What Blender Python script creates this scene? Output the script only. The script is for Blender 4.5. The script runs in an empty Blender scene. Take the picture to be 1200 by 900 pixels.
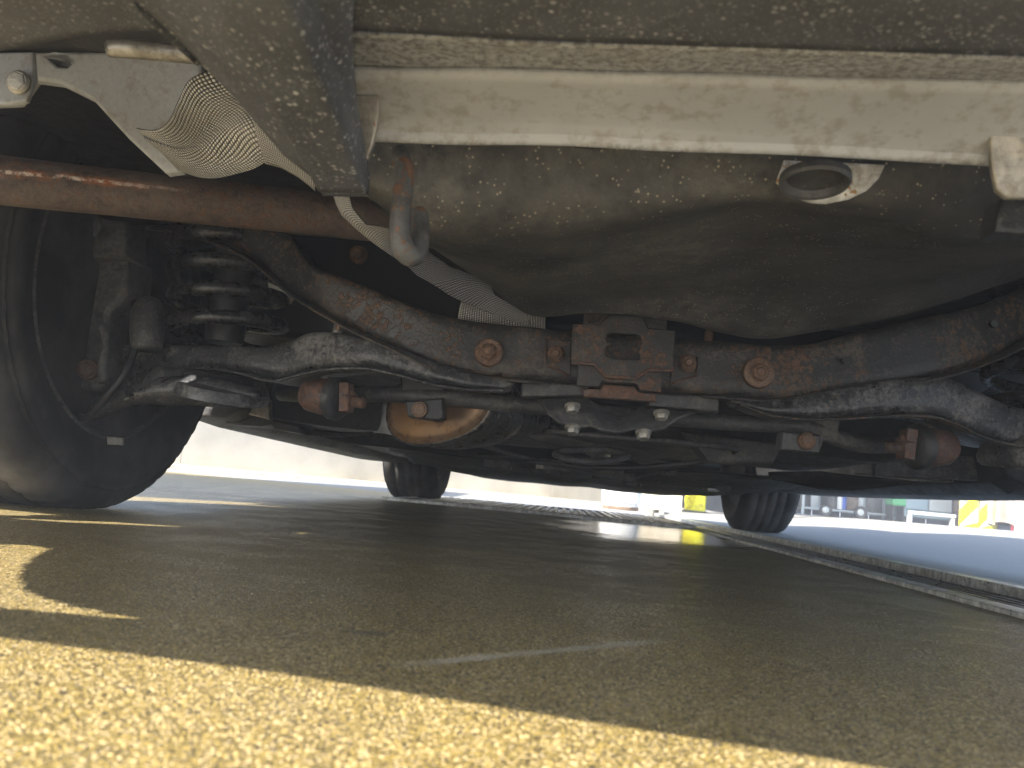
import bpy, bmesh, math, random
from mathutils import Vector, Matrix, noise
random.seed(7)
PI = math.pi
S = bpy.context.scene
COL = S.collection

# ------------------------------------------------------------------ camera
FPX, CAM = 950.0, Vector((-.056, 0, .081))
YAW, ROLL = math.radians(4.5), math.radians(5.3)
PITCH = math.atan(124*math.cos(ROLL)/FPX)
FW = Vector((-math.sin(YAW)*math.cos(PITCH), math.cos(YAW)*math.cos(PITCH), math.sin(PITCH)))
R0 = FW.cross(Vector((0, 0, 1))).normalized(); U0 = R0.cross(FW)
RT = R0*math.cos(ROLL)+U0*math.sin(ROLL); UP = U0*math.cos(ROLL)-R0*math.sin(ROLL)
cam_d = bpy.data.cameras.new('camera'); cam = bpy.data.objects.new('camera', cam_d); COL.objects.link(cam)
M = Matrix((RT, UP, -FW)).transposed().to_4x4(); M.translation = CAM
cam.matrix_world = M
cam_d.sensor_width = 36; cam_d.lens = FPX/1200*36; cam_d.clip_start = .01; cam_d.clip_end = 2000
cam_d.dof.use_dof = True; cam_d.dof.focus_distance = .98; cam_d.dof.aperture_fstop = 14.5
S.camera = cam
S.render.resolution_x, S.render.resolution_y = 1024, 768

# ------------------------------------------------------------------ sky, sun, exposure
SUN_EL, SUN_DIR = math.radians(40), Vector((-.62, -.785, 0)).normalized()
to_sun = SUN_DIR*math.cos(SUN_EL)+Vector((0, 0, math.sin(SUN_EL)))
w = bpy.data.worlds.new('World'); S.world = w; w.use_nodes = True
nt = w.node_tree; bg = nt.nodes['Background']
sky = nt.nodes.new('ShaderNodeTexSky'); sky.sky_type = 'NISHITA'; sky.sun_disc = False
sky.sun_elevation = SUN_EL; sky.sun_rotation = math.atan2(to_sun.x, to_sun.y)
sky.air_density = 1.2; sky.dust_density = 1.5
nt.links.new(sky.outputs[0], bg.inputs[0]); bg.inputs[1].default_value = .15
sun_d = bpy.data.lights.new('sun', 'SUN'); sun_d.energy = 5; sun_d.angle = math.radians(.5); sun_d.color = (1, .94, .86)
sun = bpy.data.objects.new('sun', sun_d); COL.objects.link(sun)
sun.rotation_euler = to_sun.to_track_quat('Z', 'Y').to_euler()
S.view_settings.view_transform = 'Standard'; S.view_settings.look = 'None'
S.view_settings.gamma = 1; S.view_settings.exposure = 2.3
S.cycles.max_bounces = 8; S.cycles.diffuse_bounces = 6; S.cycles.sample_clamp_indirect = 6

# ------------------------------------------------------------------ helpers
def ray(x, y): return FW*FPX+RT*(x-600)-UP*(y-450)
def at(x, y, Y):
    d = ray(x, y); return CAM+d*(Y/d.y)
def gz(x, y, z):
    d = ray(x, y); return CAM+d*((z-CAM.z)/d.z)

def obj(name, me, mat=None, parent=None, smooth=False, kind=None):
    o = bpy.data.objects.new(name, me); COL.objects.link(o)
    if mat and not me.materials: me.materials.append(mat)
    if parent:
        o.parent = parent; o.matrix_parent_inverse = parent_world(parent).inverted()
    if smooth:
        for p in me.polygons: p.use_smooth = True
    if kind: o['kind'] = kind
    return o
def parent_world(p):
    m = p.matrix_basis.copy(); q = p
    while q.parent:
        m = q.parent.matrix_basis @ q.matrix_parent_inverse @ m if not q.parent.parent else parent_world(q.parent) @ q.matrix_parent_inverse @ m
        break
    return m
def mesh(name, v, f, mat, parent=None, smooth=False, uv=None, bevel=0, solid=0, off=0, kind=None, seg=2):
    me = bpy.data.meshes.new(name); me.from_pydata([tuple(p) for p in v], [], f); me.update()
    if uv:
        l = me.uv_layers.new(name='UVMap')
        for lp in me.loops: l.data[lp.index].uv = uv[lp.vertex_index]
    bm = bmesh.new(); bm.from_mesh(me)
    if not solid: bmesh.ops.recalc_face_normals(bm, faces=bm.faces)
    bm.to_mesh(me); bm.free()
    o = obj(name, me, mat, parent, smooth, kind)
    if solid:
        m = o.modifiers.new('s', 'SOLIDIFY'); m.thickness = solid; m.offset = off
    if bevel:
        m = o.modifiers.new('b', 'BEVEL'); m.width = bevel; m.segments = seg; m.limit_method = 'ANGLE'; m.angle_limit = math.radians(35)
        for p in me.polygons: p.use_smooth = True
        m.harden_normals = True
    return o
def thing(name, label, cat, loc, group=None):
    o = bpy.data.objects.new(name, None); COL.objects.link(o); o.location = loc; o.empty_display_size = .1
    o['label'] = label; o['category'] = cat
    if group: o['group'] = group
    return o
def tag(o, label, cat, group=None):
    o['label'] = label; o['category'] = cat
    if group: o['group'] = group
    return o
def box_vf(c, s, rot=None):
    v = []
    for i in (-.5, .5):
        for j in (-.5, .5):
            for k in (-.5, .5):
                p = Vector((i*s[0], j*s[1], k*s[2]))
                if rot: p = rot @ p
                v.append(Vector(c)+p)
    return v, [(0, 1, 3, 2), (4, 6, 7, 5), (0, 4, 5, 1), (2, 3, 7, 6), (0, 2, 6, 4), (1, 5, 7, 3)]
def box(name, c, s, mat, parent=None, bevel=.003, rot=None):
    v, f = box_vf(c, s, rot); return mesh(name, v, f, mat, parent, bevel=bevel)
def crom(pts, n):
    """Catmull-Rom through tuples, n steps per span"""
    P = [pts[0]]+list(pts)+[pts[-1]]; out = []
    for i in range(1, len(P)-2):
        for k in range(n):
            t = k/n; r = []
            for a, b, c, d in zip(P[i-1], P[i], P[i+1], P[i+2]):
                r.append(.5*((2*b)+(c-a)*t+(2*a-5*b+4*c-d)*t*t+(3*b-a-3*c+d)*t**3))
            out.append(tuple(r))
    out.append(tuple(pts[-1])); return out
def tube(name, pts, rad, mat, parent=None, seg=20, n=6, flat=None):
    P = [Vector(p) for p in (crom([tuple(q) for q in pts], n) if n > 1 else pts)]
    rr = rad if hasattr(rad, '__len__') else [rad]*len(pts)
    rads = [r[0] for r in crom([(r,) for r in rr], n)] if n > 1 else list(rr)
    v, f, uv = [], [], []
    T0 = (P[1]-P[0]).normalized(); N = T0.orthogonal().normalized(); L = 0
    for i, p in enumerate(P):
        T = (P[min(i+1, len(P)-1)]-P[max(i-1, 0)]).normalized()
        N = (N-T*N.dot(T)).normalized(); B = T.cross(N)
        if i: L += (p-P[i-1]).length
        for k in range(seg):
            a = 2*PI*k/seg
            v.append(p+(N*math.cos(a)+B*math.sin(a))*rads[i]); uv.append((L, k/seg))
    for i in range(len(P)-1):
        for k in range(seg):
            f.append((i*seg+k, i*seg+(k+1) % seg, (i+1)*seg+(k+1) % seg, (i+1)*seg+k))
    f.append(tuple(range(seg))); f.append(tuple(range((len(P)-1)*seg, len(P)*seg)))
    return mesh(name, v, f, mat, parent, True, uv)
def lathe_vf(prof, pos, axis, seg=32, closed=False):
    ax = Vector(axis).normalized(); N = ax.orthogonal().normalized(); B = ax.cross(N); pos = Vector(pos)
    v, f = [], []
    for (r, h) in prof:
        for k in range(seg):
            a = 2*PI*k/seg; v.append(pos+ax*h+(N*math.cos(a)+B*math.sin(a))*r)
    n = len(prof)
    for i in range(n if closed else n-1):
        j = (i+1) % n
        for k in range(seg):
            f.append((i*seg+k, i*seg+(k+1) % seg, j*seg+(k+1) % seg, j*seg+k))
    if not closed:
        if prof[0][0] > 1e-5: f.append(tuple(range(seg)))
        if prof[-1][0] > 1e-5: f.append(tuple(range((n-1)*seg, n*seg)))
    return v, f
def lathe(name, prof, pos, axis, mat, parent=None, seg=32, closed=False, bevel=0):
    v, f = lathe_vf(prof, pos, axis, seg, closed)
    o = mesh(name, v, f, mat, parent, True)
    m = o.modifiers.new('e', 'EDGE_SPLIT'); m.split_angle = math.radians(40)
    return o
def join_vf(parts):
    v, f = [], []
    for a, b in parts:
        n = len(v); v += list(a); f += [tuple(i+n for i in q) for q in b]
    return v, f
def bolt(name, pos, axis, r, mat, parent, washer=None, stud=0, h=None):
    """hex nut with chamfer, washer and threaded stud"""
    h = h or r*1.1; parts = []
    if washer:
        parts.append(lathe_vf([(r*.7, .0045), (washer*.55, .0045), (washer*.86, .0045), (washer*.95, .0035), (washer, 0), (washer, -.003)], pos, axis, 28))
    parts.append(lathe_vf([(r*1.25, .001), (r*1.25, .0035), (r*1.0, .0055)], pos, axis, 20))
    parts.append(lathe_vf([(r, .003), (r, h*.9), (r*.86, h*1.05), (r*.5, h*1.06)], pos, axis, 6))
    if stud:
        pr = []; k = 0
        while k*.0008 < stud:
            pr.append((r*(.50 if k % 2 else .57), h+k*.0008)); k += 1
        pr.append((r*.4, h+stud+.0005)); parts.append(lathe_vf(pr, pos, axis, 14))
    v, f = join_vf(parts)
    o = mesh(name, v, f, mat, parent, True)
    m = o.modifiers.new('e', 'EDGE_SPLIT'); m.split_angle = math.radians(32)
    return o
def plate(name, loops, Y, thick, mat, parent=None, bev=.0015, tilt=0, plane='XZ', z=None):
    """flat stamped plate: pixel outlines (first outer, then holes) unprojected on the plane Y, given thickness and rounded edges"""
    cu = bpy.data.curves.new('c', 'CURVE'); cu.dimensions = '2D'; cu.fill_mode = 'BOTH'
    cu.extrude = max(thick/2-bev, .0002); cu.bevel_depth = bev; cu.bevel_resolution = 2; cu.offset = -bev
    pp = [at(q[0], q[1], Y) for q in loops[0]]; zc = sum(p.z for p in pp)/len(pp)
    def att(q):
        p = at(q[0], q[1], Y)
        for _ in range(12): p = at(q[0], q[1], Y+(p.z-zc)*tilt)
        return p
    for lp in loops:
        sp = cu.splines.new('POLY'); sp.points.add(len(lp)-1); sp.use_cyclic_u = True
        for i, q in enumerate(lp):
            p = att(q); sp.points[i].co = (p.x, p.z, 0, 1)
    t = bpy.data.objects.new('t', cu); COL.objects.link(t)
    dg = bpy.context.evaluated_depsgraph_get(); me = bpy.data.meshes.new_from_object(t.evaluated_get(dg))
    bpy.data.objects.remove(t); bpy.data.curves.remove(cu)
    for v in me.vertices:
        x, zz, d = v.co; v.co = (x, Y+thick/2-d+(zz-zc)*tilt, zz)
    me.materials.clear(); me.name = name
    bm = bmesh.new(); bm.from_mesh(me); bmesh.ops.recalc_face_normals(bm, faces=bm.faces); bm.to_mesh(me); bm.free()
    o = obj(name, me, mat, parent)
    m = o.modifiers.new('w', 'WEIGHTED_NORMAL')
    for p in me.polygons: p.use_smooth = True
    m2 = o.modifiers.new('e', 'EDGE_SPLIT'); m2.split_angle = math.radians(50)
    return o
def wob(p, amp, sc, seed=0.0):
    return p+noise.noise_vector(p*sc+Vector((seed, seed*1.7, 3.1)))*amp
def grid(name, fn, nu, nv, mat, parent=None, solid=0, off=0, wobble=None, kind=None, cut=None, uvs=(1, 1)):
    v, uv, f = [], [], []
    for i in range(nu+1):
        for j in range(nv+1):
            p = Vector(fn(i/nu, j/nv)); 
            if wobble: p = wob(p, *wobble)
            v.append(p); uv.append((i/nu*uvs[0], j/nv*uvs[1]))
    for i in range(nu):
        for j in range(nv):
            if cut and cut(v[i*(nv+1)+j], i, j): continue
            f.append((i*(nv+1)+j, (i+1)*(nv+1)+j, (i+1)*(nv+1)+j+1, i*(nv+1)+j+1))
    return mesh(name, v, f, mat, parent, True, uv, solid=solid, off=off, kind=kind)
def lerp(a, b, t): return a+(b-a)*t
def interp(xs, ys, x):
    if x <= xs[0]: return ys[0]
    for i in range(1, len(xs)):
        if x <= xs[i]:
            t = (x-xs[i-1])/(xs[i]-xs[i-1]); return ys[i-1]+(ys[i]-ys[i-1])*t
    return ys[-1]
def resample(pts, n):
    pts = [Vector(p) for p in pts]; L = [0]
    for a, b in zip(pts, pts[1:]): L.append(L[-1]+(b-a).length)
    out = []
    for k in range(n+1):
        s = L[-1]*k/n
        i = max(1, next((j for j in range(len(L)) if L[j] >= s-1e-9), len(L)-1))
        t = (s-L[i-1])/max(1e-9, L[i]-L[i-1]); out.append(pts[i-1].lerp(pts[i], t))
    return out
def beam(name, st, mat, parent, n=6, lip=None, bulge=.0, wobble=.0012, crown=0.0, rad=.012):
    """stamped box section: stations (top px, bottom px, Y, depth); rounded corners, optional pressed bulge of the face"""
    flat = [(a[0], a[1], b[0], b[1], Y, d) for a, b, Y, d in st]
    flat = crom(flat, n); v, f = [], []
    for q in flat:
        t = at(q[0], q[1], q[4]); b = at(q[2], q[3], q[4]); d = q[5]
        H = (t-b).length; up = (t-b)/H; bk = Vector((0, 1, 0)); r = min(rad, H*.25)
        ring = []
        fr = [(0, 0), (0, .02)]
        # front face bottom -> top, then top, back, bottom
        face = [0, .04, .12, .3, .5, .7, .85, .94, .985, 1]
        for s in face:
            e = min(s, 1-s)*H; y = 0
            if e < r: y = r-math.sqrt(max(0, r*r-(r-e)**2))
            y -= bulge*math.sin(PI*s)+crown*max(0, math.sin(2*PI*s))
            ring.append(b+up*(s*H)+bk*y)
        ring += [t+bk*(d*.35)+up*.001, t+bk*(d*.7), t+bk*(d-.004), t+bk*d-up*.006, b+bk*d+up*.004, b+bk*(d*.5)]
        v += [wob(p, wobble, 28, 1.3) for p in ring]
        m = len(ring)
    for i in range(len(flat)-1):
        for k in range(m):
            f.append((i*m+k, i*m+(k+1) % m, (i+1)*m+(k+1) % m, (i+1)*m+k))
    f.append(tuple(range(m))); f.append(tuple(range((len(flat)-1)*m, len(flat)*m)))
    return mesh(name, v, f, mat, parent, True)
def strip(name, line, width, thick, mat, parent, n=5, rot=0.0):
    """narrow folded flange following a line of (px, py, Y)"""
    P = [at(*q) for q in crom(line, n)]; v, f = [], []
    for i, p in enumerate(P):
        T = (P[min(i+1, len(P)-1)]-P[max(0, i-1)]).normalized(); up = Vector((0, 1, 0)).cross(T).normalized()
        if up.z < 0: up = -up
        bk = Vector((0, 1, 0))*math.cos(rot)-up*math.sin(rot); u2 = up*math.cos(rot)+Vector((0, 1, 0))*math.sin(rot)
        for a, b in ((-1, -.5), (-1, .5), (-.7, 1), (.7, 1), (1, .5), (1, -.5), (.7, -1), (-.7, -1)):
            v.append(wob(p+bk*(a*width/2)+u2*(b*thick/2), .0006, 40))
    for i in range(len(P)-1):
        for k in range(8): f.append((i*8+k, i*8+(k+1) % 8, (i+1)*8+(k+1) % 8, (i+1)*8+k))
    f.append(tuple(range(8))); f.append(tuple(range((len(P)-1)*8, len(P)*8)))
    return mesh(name, v, f, mat, parent, True)

# ------------------------------------------------------------------ materials
def mat(name, base, rough=.5, metal=0.0, spec=.5):
    m = bpy.data.materials.new(name); m.use_nodes = True
    b = m.node_tree.nodes['Principled BSDF']
    b.inputs['Base Color'].default_value = (*base, 1); b.inputs['Roughness'].default_value = rough
    b.inputs['Metallic'].default_value = metal; b.inputs['Specular IOR Level'].default_value = spec
    return m
class NT:
    def __init__(s, m):
        s.m = m; s.t = m.node_tree; s.b = s.t.nodes['Principled BSDF']
        s.tc = s.t.nodes.new('ShaderNodeTexCoord')
    def n(s, typ, **k):
        x = s.t.nodes.new(typ)
        for a, b in k.items(): setattr(x, a, b)
        return x
    def l(s, a, b): s.t.links.new(a, b)
    def noise(s, scale, detail=4, rough=.6, co=None, dist=0):
        x = s.n('ShaderNodeTexNoise'); x.inputs['Scale'].default_value = scale; x.inputs['Detail'].default_value = detail
        x.inputs['Roughness'].default_value = rough; x.inputs['Distortion'].default_value = dist
        s.l(co or s.tc.outputs['Object'], x.inputs['Vector']); return x.outputs['Fac']
    def vor(s, scale, co=None, out='Distance', rnd=1):
        x = s.n('ShaderNodeTexVoronoi'); x.inputs['Scale'].default_value = scale; x.inputs['Randomness'].default_value = rnd
        s.l(co or s.tc.outputs['Object'], x.inputs['Vector']); return x.outputs[out]
    def ramp(s, fac, lo, hi, a=0., b=1.):
        x = s.n('ShaderNodeMapRange'); x.inputs['From Min'].default_value = lo; x.inputs['From Max'].default_value = hi
        x.inputs['To Min'].default_value = a; x.inputs['To Max'].default_value = b; s.l(fac, x.inputs['Value']); return x.outputs[0]
    def math(s, op, a, b=None, c=None):
        x = s.n('ShaderNodeMath', operation=op)
        for i, q in enumerate((a, b, c)):
            if q is None: continue
            if isinstance(q, (int, float)): x.inputs[i].default_value = q
            else: s.l(q, x.inputs[i])
        return x.outputs[0]
    def mix(s, fac, a, b):
        x = s.n('ShaderNodeMix', data_type='RGBA')
        for i, q in ((0, fac), (6, a), (7, b)):
            if isinstance(q, tuple): x.inputs[i].default_value = (*q, 1)
            elif isinstance(q, (int, float)): x.inputs[i].default_value = q
            else: s.l(q, x.inputs[i])
        return x.outputs[2]
    def bump(s, h, strength=.3, dist=.001, nrm=None):
        x = s.n('ShaderNodeBump'); x.inputs['Strength'].default_value = strength; x.inputs['Distance'].default_value = dist
        s.l(h, x.inputs['Height'])
        if nrm: s.l(nrm, x.inputs['Normal'])
        s.l(x.outputs[0], s.b.inputs['Normal']); return x.outputs[0]
    def color(s, c): s.l(c, s.b.inputs['Base Color'])
    def rough(s, r): s.l(r, s.b.inputs['Roughness'])
def weathered(name, paint, rust, rust_lo, dust=(.22, .19, .15), dust_lo=.56, rough=.5, metal=.0, sc=1.0, spec=.5, dust_amt=.7):
    """paint under scattered rust flecks and scuffed dust; both break up into crisp flakes"""
    m = mat(name, paint, rough, metal, spec); k = NT(m)
    big = k.noise(10*sc, 4, .6); fine = k.noise(330*sc, 3, .6); mid = k.noise(55*sc, 6, .7, dist=.5); fl = k.noise(150*sc, 4, .62)
    mm = k.math('ADD', k.math('ADD', k.math('MULTIPLY', big, .27), k.math('MULTIPLY', mid, .33)), k.math('MULTIPLY', fl, .40))
    rm = k.ramp(mm, rust_lo, rust_lo+.018)
    dn = k.math('ADD', k.math('ADD', k.math('MULTIPLY', k.noise(16*sc, 3, .5, dist=.8), .38), k.math('MULTIPLY', k.noise(75*sc, 5, .7), .27)), k.math('MULTIPLY', k.noise(190*sc, 4, .65), .35))
    dm = k.math('MULTIPLY', k.ramp(dn, dust_lo-.05, dust_lo+.06), dust_amt)
    rc = k.mix(k.ramp(fl, .35, .65), tuple(x*.45 for x in rust), tuple(min(1, x*1.25) for x in rust))
    pc = k.mix(k.ramp(mid, .35, .65), tuple(x*.6 for x in paint), tuple(min(1, x*1.7) for x in paint))
    c = k.mix(dm, pc, dust); c = k.mix(rm, c, rc)
    c = k.mix(k.math('MULTIPLY', k.ramp(fine, .62, .70), .35), c, tuple(min(1, x*1.5) for x in dust)); k.color(c)
    k.rough(k.math('ADD', k.math('MULTIPLY', k.math('MAXIMUM', rm, dm), .3), k.ramp(mid, .3, .7, rough-.14, rough+.12)))
    k.bump(k.math('ADD', k.math('ADD', k.math('MULTIPLY', fine, .4), k.math('MULTIPLY', mid, .5)), k.math('MULTIPLY', k.math('MAXIMUM', rm, dm), .8)), .6, .0012)
    return m

STEEL = weathered('rusty_black_steel', (.02, .0195, .019), (.115, .066, .04), .535, dust=(.15, .125, .095), dust_lo=.55, rough=.42, sc=1.1)
ARM = weathered('worn_arm_steel', (.028, .0285, .030), (.11, .07, .045), .60, dust=(.24, .23, .215), dust_lo=.545, rough=.34, dust_amt=.7, sc=1.1)
BRK = weathered('rust_edged_bracket', (.03, .028, .027), (.125, .07, .045), .53, dust=(.16, .12, .09), dust_lo=.57, rough=.45)
RUSTB = weathered('rusted_bolt', (.12, .075, .052), (.22, .13, .082), .5, dust=(.3, .2, .13), dust_lo=.55, rough=.45, metal=.35)
RUBR = weathered('rust_brown_bushing', (.075, .045, .036), (.14, .075, .05), .5, dust=(.25, .17, .12), dust_lo=.57, rough=.5)
ZINC = weathered('dull_zinc', (.30, .285, .255), (.25, .14, .07), .62, dust=(.3, .27, .22), dust_lo=.55, rough=.4, metal=.5)
DARK = weathered('dark_underbody', (.02, .0205, .022), (.1, .05, .025), .64, dust=(.085, .08, .07), dust_lo=.56, rough=.45)
DARKG = weathered('dusty_dark_grey', (.052, .052, .053), (.12, .06, .03), .68, dust=(.2, .185, .16), dust_lo=.54, rough=.5)
PIPE = None
RUBBER = None
def m_pipe():
    m = weathered('rusted_exhaust', (.095, .068, .056), (.15, .088, .06), .535, dust=(.17, .135, .11), dust_lo=.52, rough=.55)
    k = NT(m); uv = k.n('ShaderNodeSeparateXYZ'); k.l(k.tc.outputs['UV'], uv.inputs[0])
    src = k.b.inputs['Base Color'].links[0].from_socket
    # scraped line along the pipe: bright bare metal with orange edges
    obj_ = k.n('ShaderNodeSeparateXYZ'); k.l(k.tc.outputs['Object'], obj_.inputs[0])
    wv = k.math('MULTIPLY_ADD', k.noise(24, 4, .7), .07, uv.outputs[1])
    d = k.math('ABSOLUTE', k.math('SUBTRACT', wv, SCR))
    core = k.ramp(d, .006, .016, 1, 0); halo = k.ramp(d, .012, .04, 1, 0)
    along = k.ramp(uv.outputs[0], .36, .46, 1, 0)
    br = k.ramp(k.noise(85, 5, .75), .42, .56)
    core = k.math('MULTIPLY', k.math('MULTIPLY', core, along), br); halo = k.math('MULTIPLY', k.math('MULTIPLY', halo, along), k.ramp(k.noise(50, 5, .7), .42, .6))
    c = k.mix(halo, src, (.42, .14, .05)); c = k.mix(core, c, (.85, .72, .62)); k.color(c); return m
SCR = .40
PIPE = m_pipe()
def m_tyre():
    m = mat('tyre_rubber', (.02, .02, .021), .7, 0, .3); k = NT(m)
    a = k.noise(7, 5, .65); b = k.noise(160, 4, .7)
    k.color(k.mix(k.ramp(a, .42, .68), (.026, .026, .027), (.10, .095, .088)))
    k.rough(k.ramp(a, .3, .7, .65, .9)); k.bump(b, .35, .0008); return m
RUBBER = m_tyre()
def m_plastic(name, base, speck, sc, rough=.55):
    m = mat(name, base, rough); k = NT(m)
    def specks(scale, thr, lo, hi):
        x = k.n('ShaderNodeTexVoronoi'); x.inputs['Scale'].default_value = scale
        wv = k.n('ShaderNodeVectorMath', operation='MULTIPLY_ADD'); nn = k.n('ShaderNodeTexNoise'); nn.inputs['Scale'].default_value = scale*1.2
        k.l(k.tc.outputs['Object'], nn.inputs['Vector']); k.l(nn.outputs['Color'], wv.inputs[0]); wv.inputs[1].default_value = (.6/scale,)*3; k.l(k.tc.outputs['Object'], wv.inputs[2])
        k.l(wv.outputs[0], x.inputs['Vector']); c = k.n('ShaderNodeSeparateColor'); k.l(x.outputs['Color'], c.inputs[0])
        sz = k.ramp(c.outputs[1], 0, 1, lo, hi)
        return k.math('MULTIPLY', k.math('LESS_THAN', x.outputs['Distance'], sz), k.math('MULTIPLY', k.math('GREATER_THAN', c.outputs[0], thr), k.ramp(c.outputs[2], 0, 1, .25, 1)))
    s1 = specks(sc*1.1, .52, .12, .40); s2 = specks(sc*2.4, .45, .12, .42); n2 = k.noise(sc*.06, 5, .7)
    s = k.math('MAXIMUM', k.math('MULTIPLY', s1, .9), k.math('MULTIPLY', s2, .5))
    s = k.math('MULTIPLY', s, k.ramp(n2, .32, .52, .35, 1))
    film = k.mix(k.ramp(k.noise(14, 5, .65), .35, .7), base, tuple(x*2.2 for x in base))
    k.color(k.mix(s, film, speck)); k.rough(k.ramp(s, 0, 1, rough, .85))
    k.bump(k.math('ADD', k.noise(sc*4, 3, .6), k.math('MULTIPLY', s, .6)), .5, .0006); return m
BUMPER = m_plastic('dusty_black_plastic', (.048, .051, .057), (.52, .52, .52), 300)
def m_well():
    m = mat('stone_guard_coating', (.04, .038, .034), .6); k = NT(m)
    n1 = k.noise(5, 4, .6); n2 = k.noise(210, 4, .7); n3 = k.noise(60, 6, .75)
    v = k.vor(260); sp = k.math('MULTIPLY', k.ramp(v, .16, .26, 1, 0), k.ramp(k.noise(70, 3, .6), .50, .56))
    c = k.mix(k.math('MULTIPLY', k.ramp(n1, .38, .66), k.ramp(n3, .3, .65)), (.028, .027, .026), (.19, .18, .155))
    c = k.mix(sp, c, (.36, .31, .23))
    rs = k.math('MULTIPLY', k.ramp(k.noise(11, 5, .7, dist=1), .70, .74), k.ramp(n3, .4, .6)); c = k.mix(rs, c, (.35, .15, .04))
    k.color(c); k.rough(k.ramp(n3, .3, .7, .42, .7)); k.bump(k.math('ADD', n2, k.math('MULTIPLY', n3, .7)), .55, .0016); return m
WELL = m_well()
def m_greypaint(name, base, dusty):
    m = mat(name, base, .42, 0); k = NT(m)
    n1 = k.noise(7, 5, .6); n2 = k.noise(260, 5, .75); n3 = k.noise(38, 5, .7)
    c = k.mix(k.ramp(n1, .35, .7), base, tuple(min(1, x*1.3) for x in base))
    st = k.math('MULTIPLY', k.ramp(k.math('ADD', k.math('MULTIPLY', n3, .5), k.math('MULTIPLY', k.noise(140, 4, .7), .5)), .5, .6), .45); c = k.mix(st, c, (.24, .2, .15))
    sx = k.n('ShaderNodeSeparateXYZ'); k.l(k.tc.outputs['UV'], sx.inputs[0])
    edge = k.math('ADD', sx.outputs[1], k.math('MULTIPLY', k.math('SUBTRACT', n3, .5), .12))
    bandt = k.math('MAXIMUM', k.ramp(edge, .34, .26), k.math('MULTIPLY', k.ramp(edge, .80, .86), k.ramp(edge, .97, .92)))
    gr = k.math('MULTIPLY', bandt, k.ramp(n2, .42, .6)); 
    c = k.mix(k.math('MULTIPLY', gr, dusty), c, (.085, .08, .075)); k.color(c)
    k.rough(k.ramp(n3, .3, .7, .34, .55)); k.bump(n2, .25, .0006); return m
BEAM = m_greypaint('grey_primer_panel', (.42, .435, .455), .75)
RAIL = m_greypaint('grey_body_rail', (.36, .38, .41), .15)
def m_shield():
    m = mat('embossed_aluminium', (.6, .58, .54), .36, .3); k = NT(m)
    uv = k.n('ShaderNodeSeparateXYZ'); k.l(k.tc.outputs['UV'], uv.inputs[0])
    wz = k.math('MULTIPLY', k.math('SUBTRACT', k.noise(60, 4, .6), .5), .8); wz2 = k.math('MULTIPLY', k.math('SUBTRACT', k.noise(47, 4, .6), .5), .8)
    u = k.math('MULTIPLY', k.math('ADD', uv.outputs[0], wz), PI); v = k.math('MULTIPLY', k.math('ADD', uv.outputs[1], wz2), PI)
    h = k.math('MULTIPLY', k.math('ABSOLUTE', k.math('SINE', u)), k.math('ABSOLUTE', k.math('SINE', v)))
    h = k.math('POWER', h, .7)
    n = k.noise(25, 5, .7)
    c = k.mix(k.ramp(h, .25, .75), (.07, .066, .062), (.92, .90, .87)); c = k.mix(k.math('MULTIPLY', k.ramp(n, .45, .7), .6), c, (.46, .43, .38)); k.color(c)
    k.rough(k.ramp(n, .3, .7, .35, .6)); k.l(k.ramp(n, .4, .7, .35, .1), k.b.inputs['Metallic']); k.bump(h, .9, .0016); return m
SHIELD = m_shield()
def m_muffler():
    m = mat('heat_tinted_stainless', (.32, .20, .105), .42, .5); k = NT(m)
    n = k.noise(8, 4, .6); n2 = k.noise(45, 5, .7)
    c = k.mix(k.ramp(n, .35, .65), (.42, .235, .10), (.28, .19, .12)); c = k.mix(k.math('MULTIPLY', k.ramp(n2, .52, .62), .7), c, (.16, .085, .04)); k.color(c)
    k.rough(k.ramp(n2, .3, .7, .40, .6)); k.bump(n2, .1, .001); return m
MUF = m_muffler()
MUFB = weathered('dull_muffler_skin', (.075, .07, .065), (.14, .08, .045), .6, dust=(.2, .17, .13), dust_lo=.55, rough=.3, metal=.6)
PAINT = mat('charcoal_car_paint', (.03, .032, .036), .25, .3)
GLASS = mat('tinted_glass', (.01, .012, .014), .05)
CHROME = mat('clear_lamp', (.5, .04, .03), .15)
LABELM = mat('white_sticker', (.7, .7, .68), .5)
WHITEP = weathered('off_white_plug', (.62, .61, .58), (.42, .24, .1), .55, dust=(.3, .26, .2), dust_lo=.55, rough=.5)
def m_strap():
    m = mat('grey_strap', (.13, .125, .115), .6); k = NT(m)
    n = k.noise(300, 3, .6); k.color(k.mix(k.ramp(k.noise(18, 5, .7), .4, .65), (.10, .097, .09), (.20, .185, .16))); k.bump(n, .3, .0008); return m
STRAP = m_strap()

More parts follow.
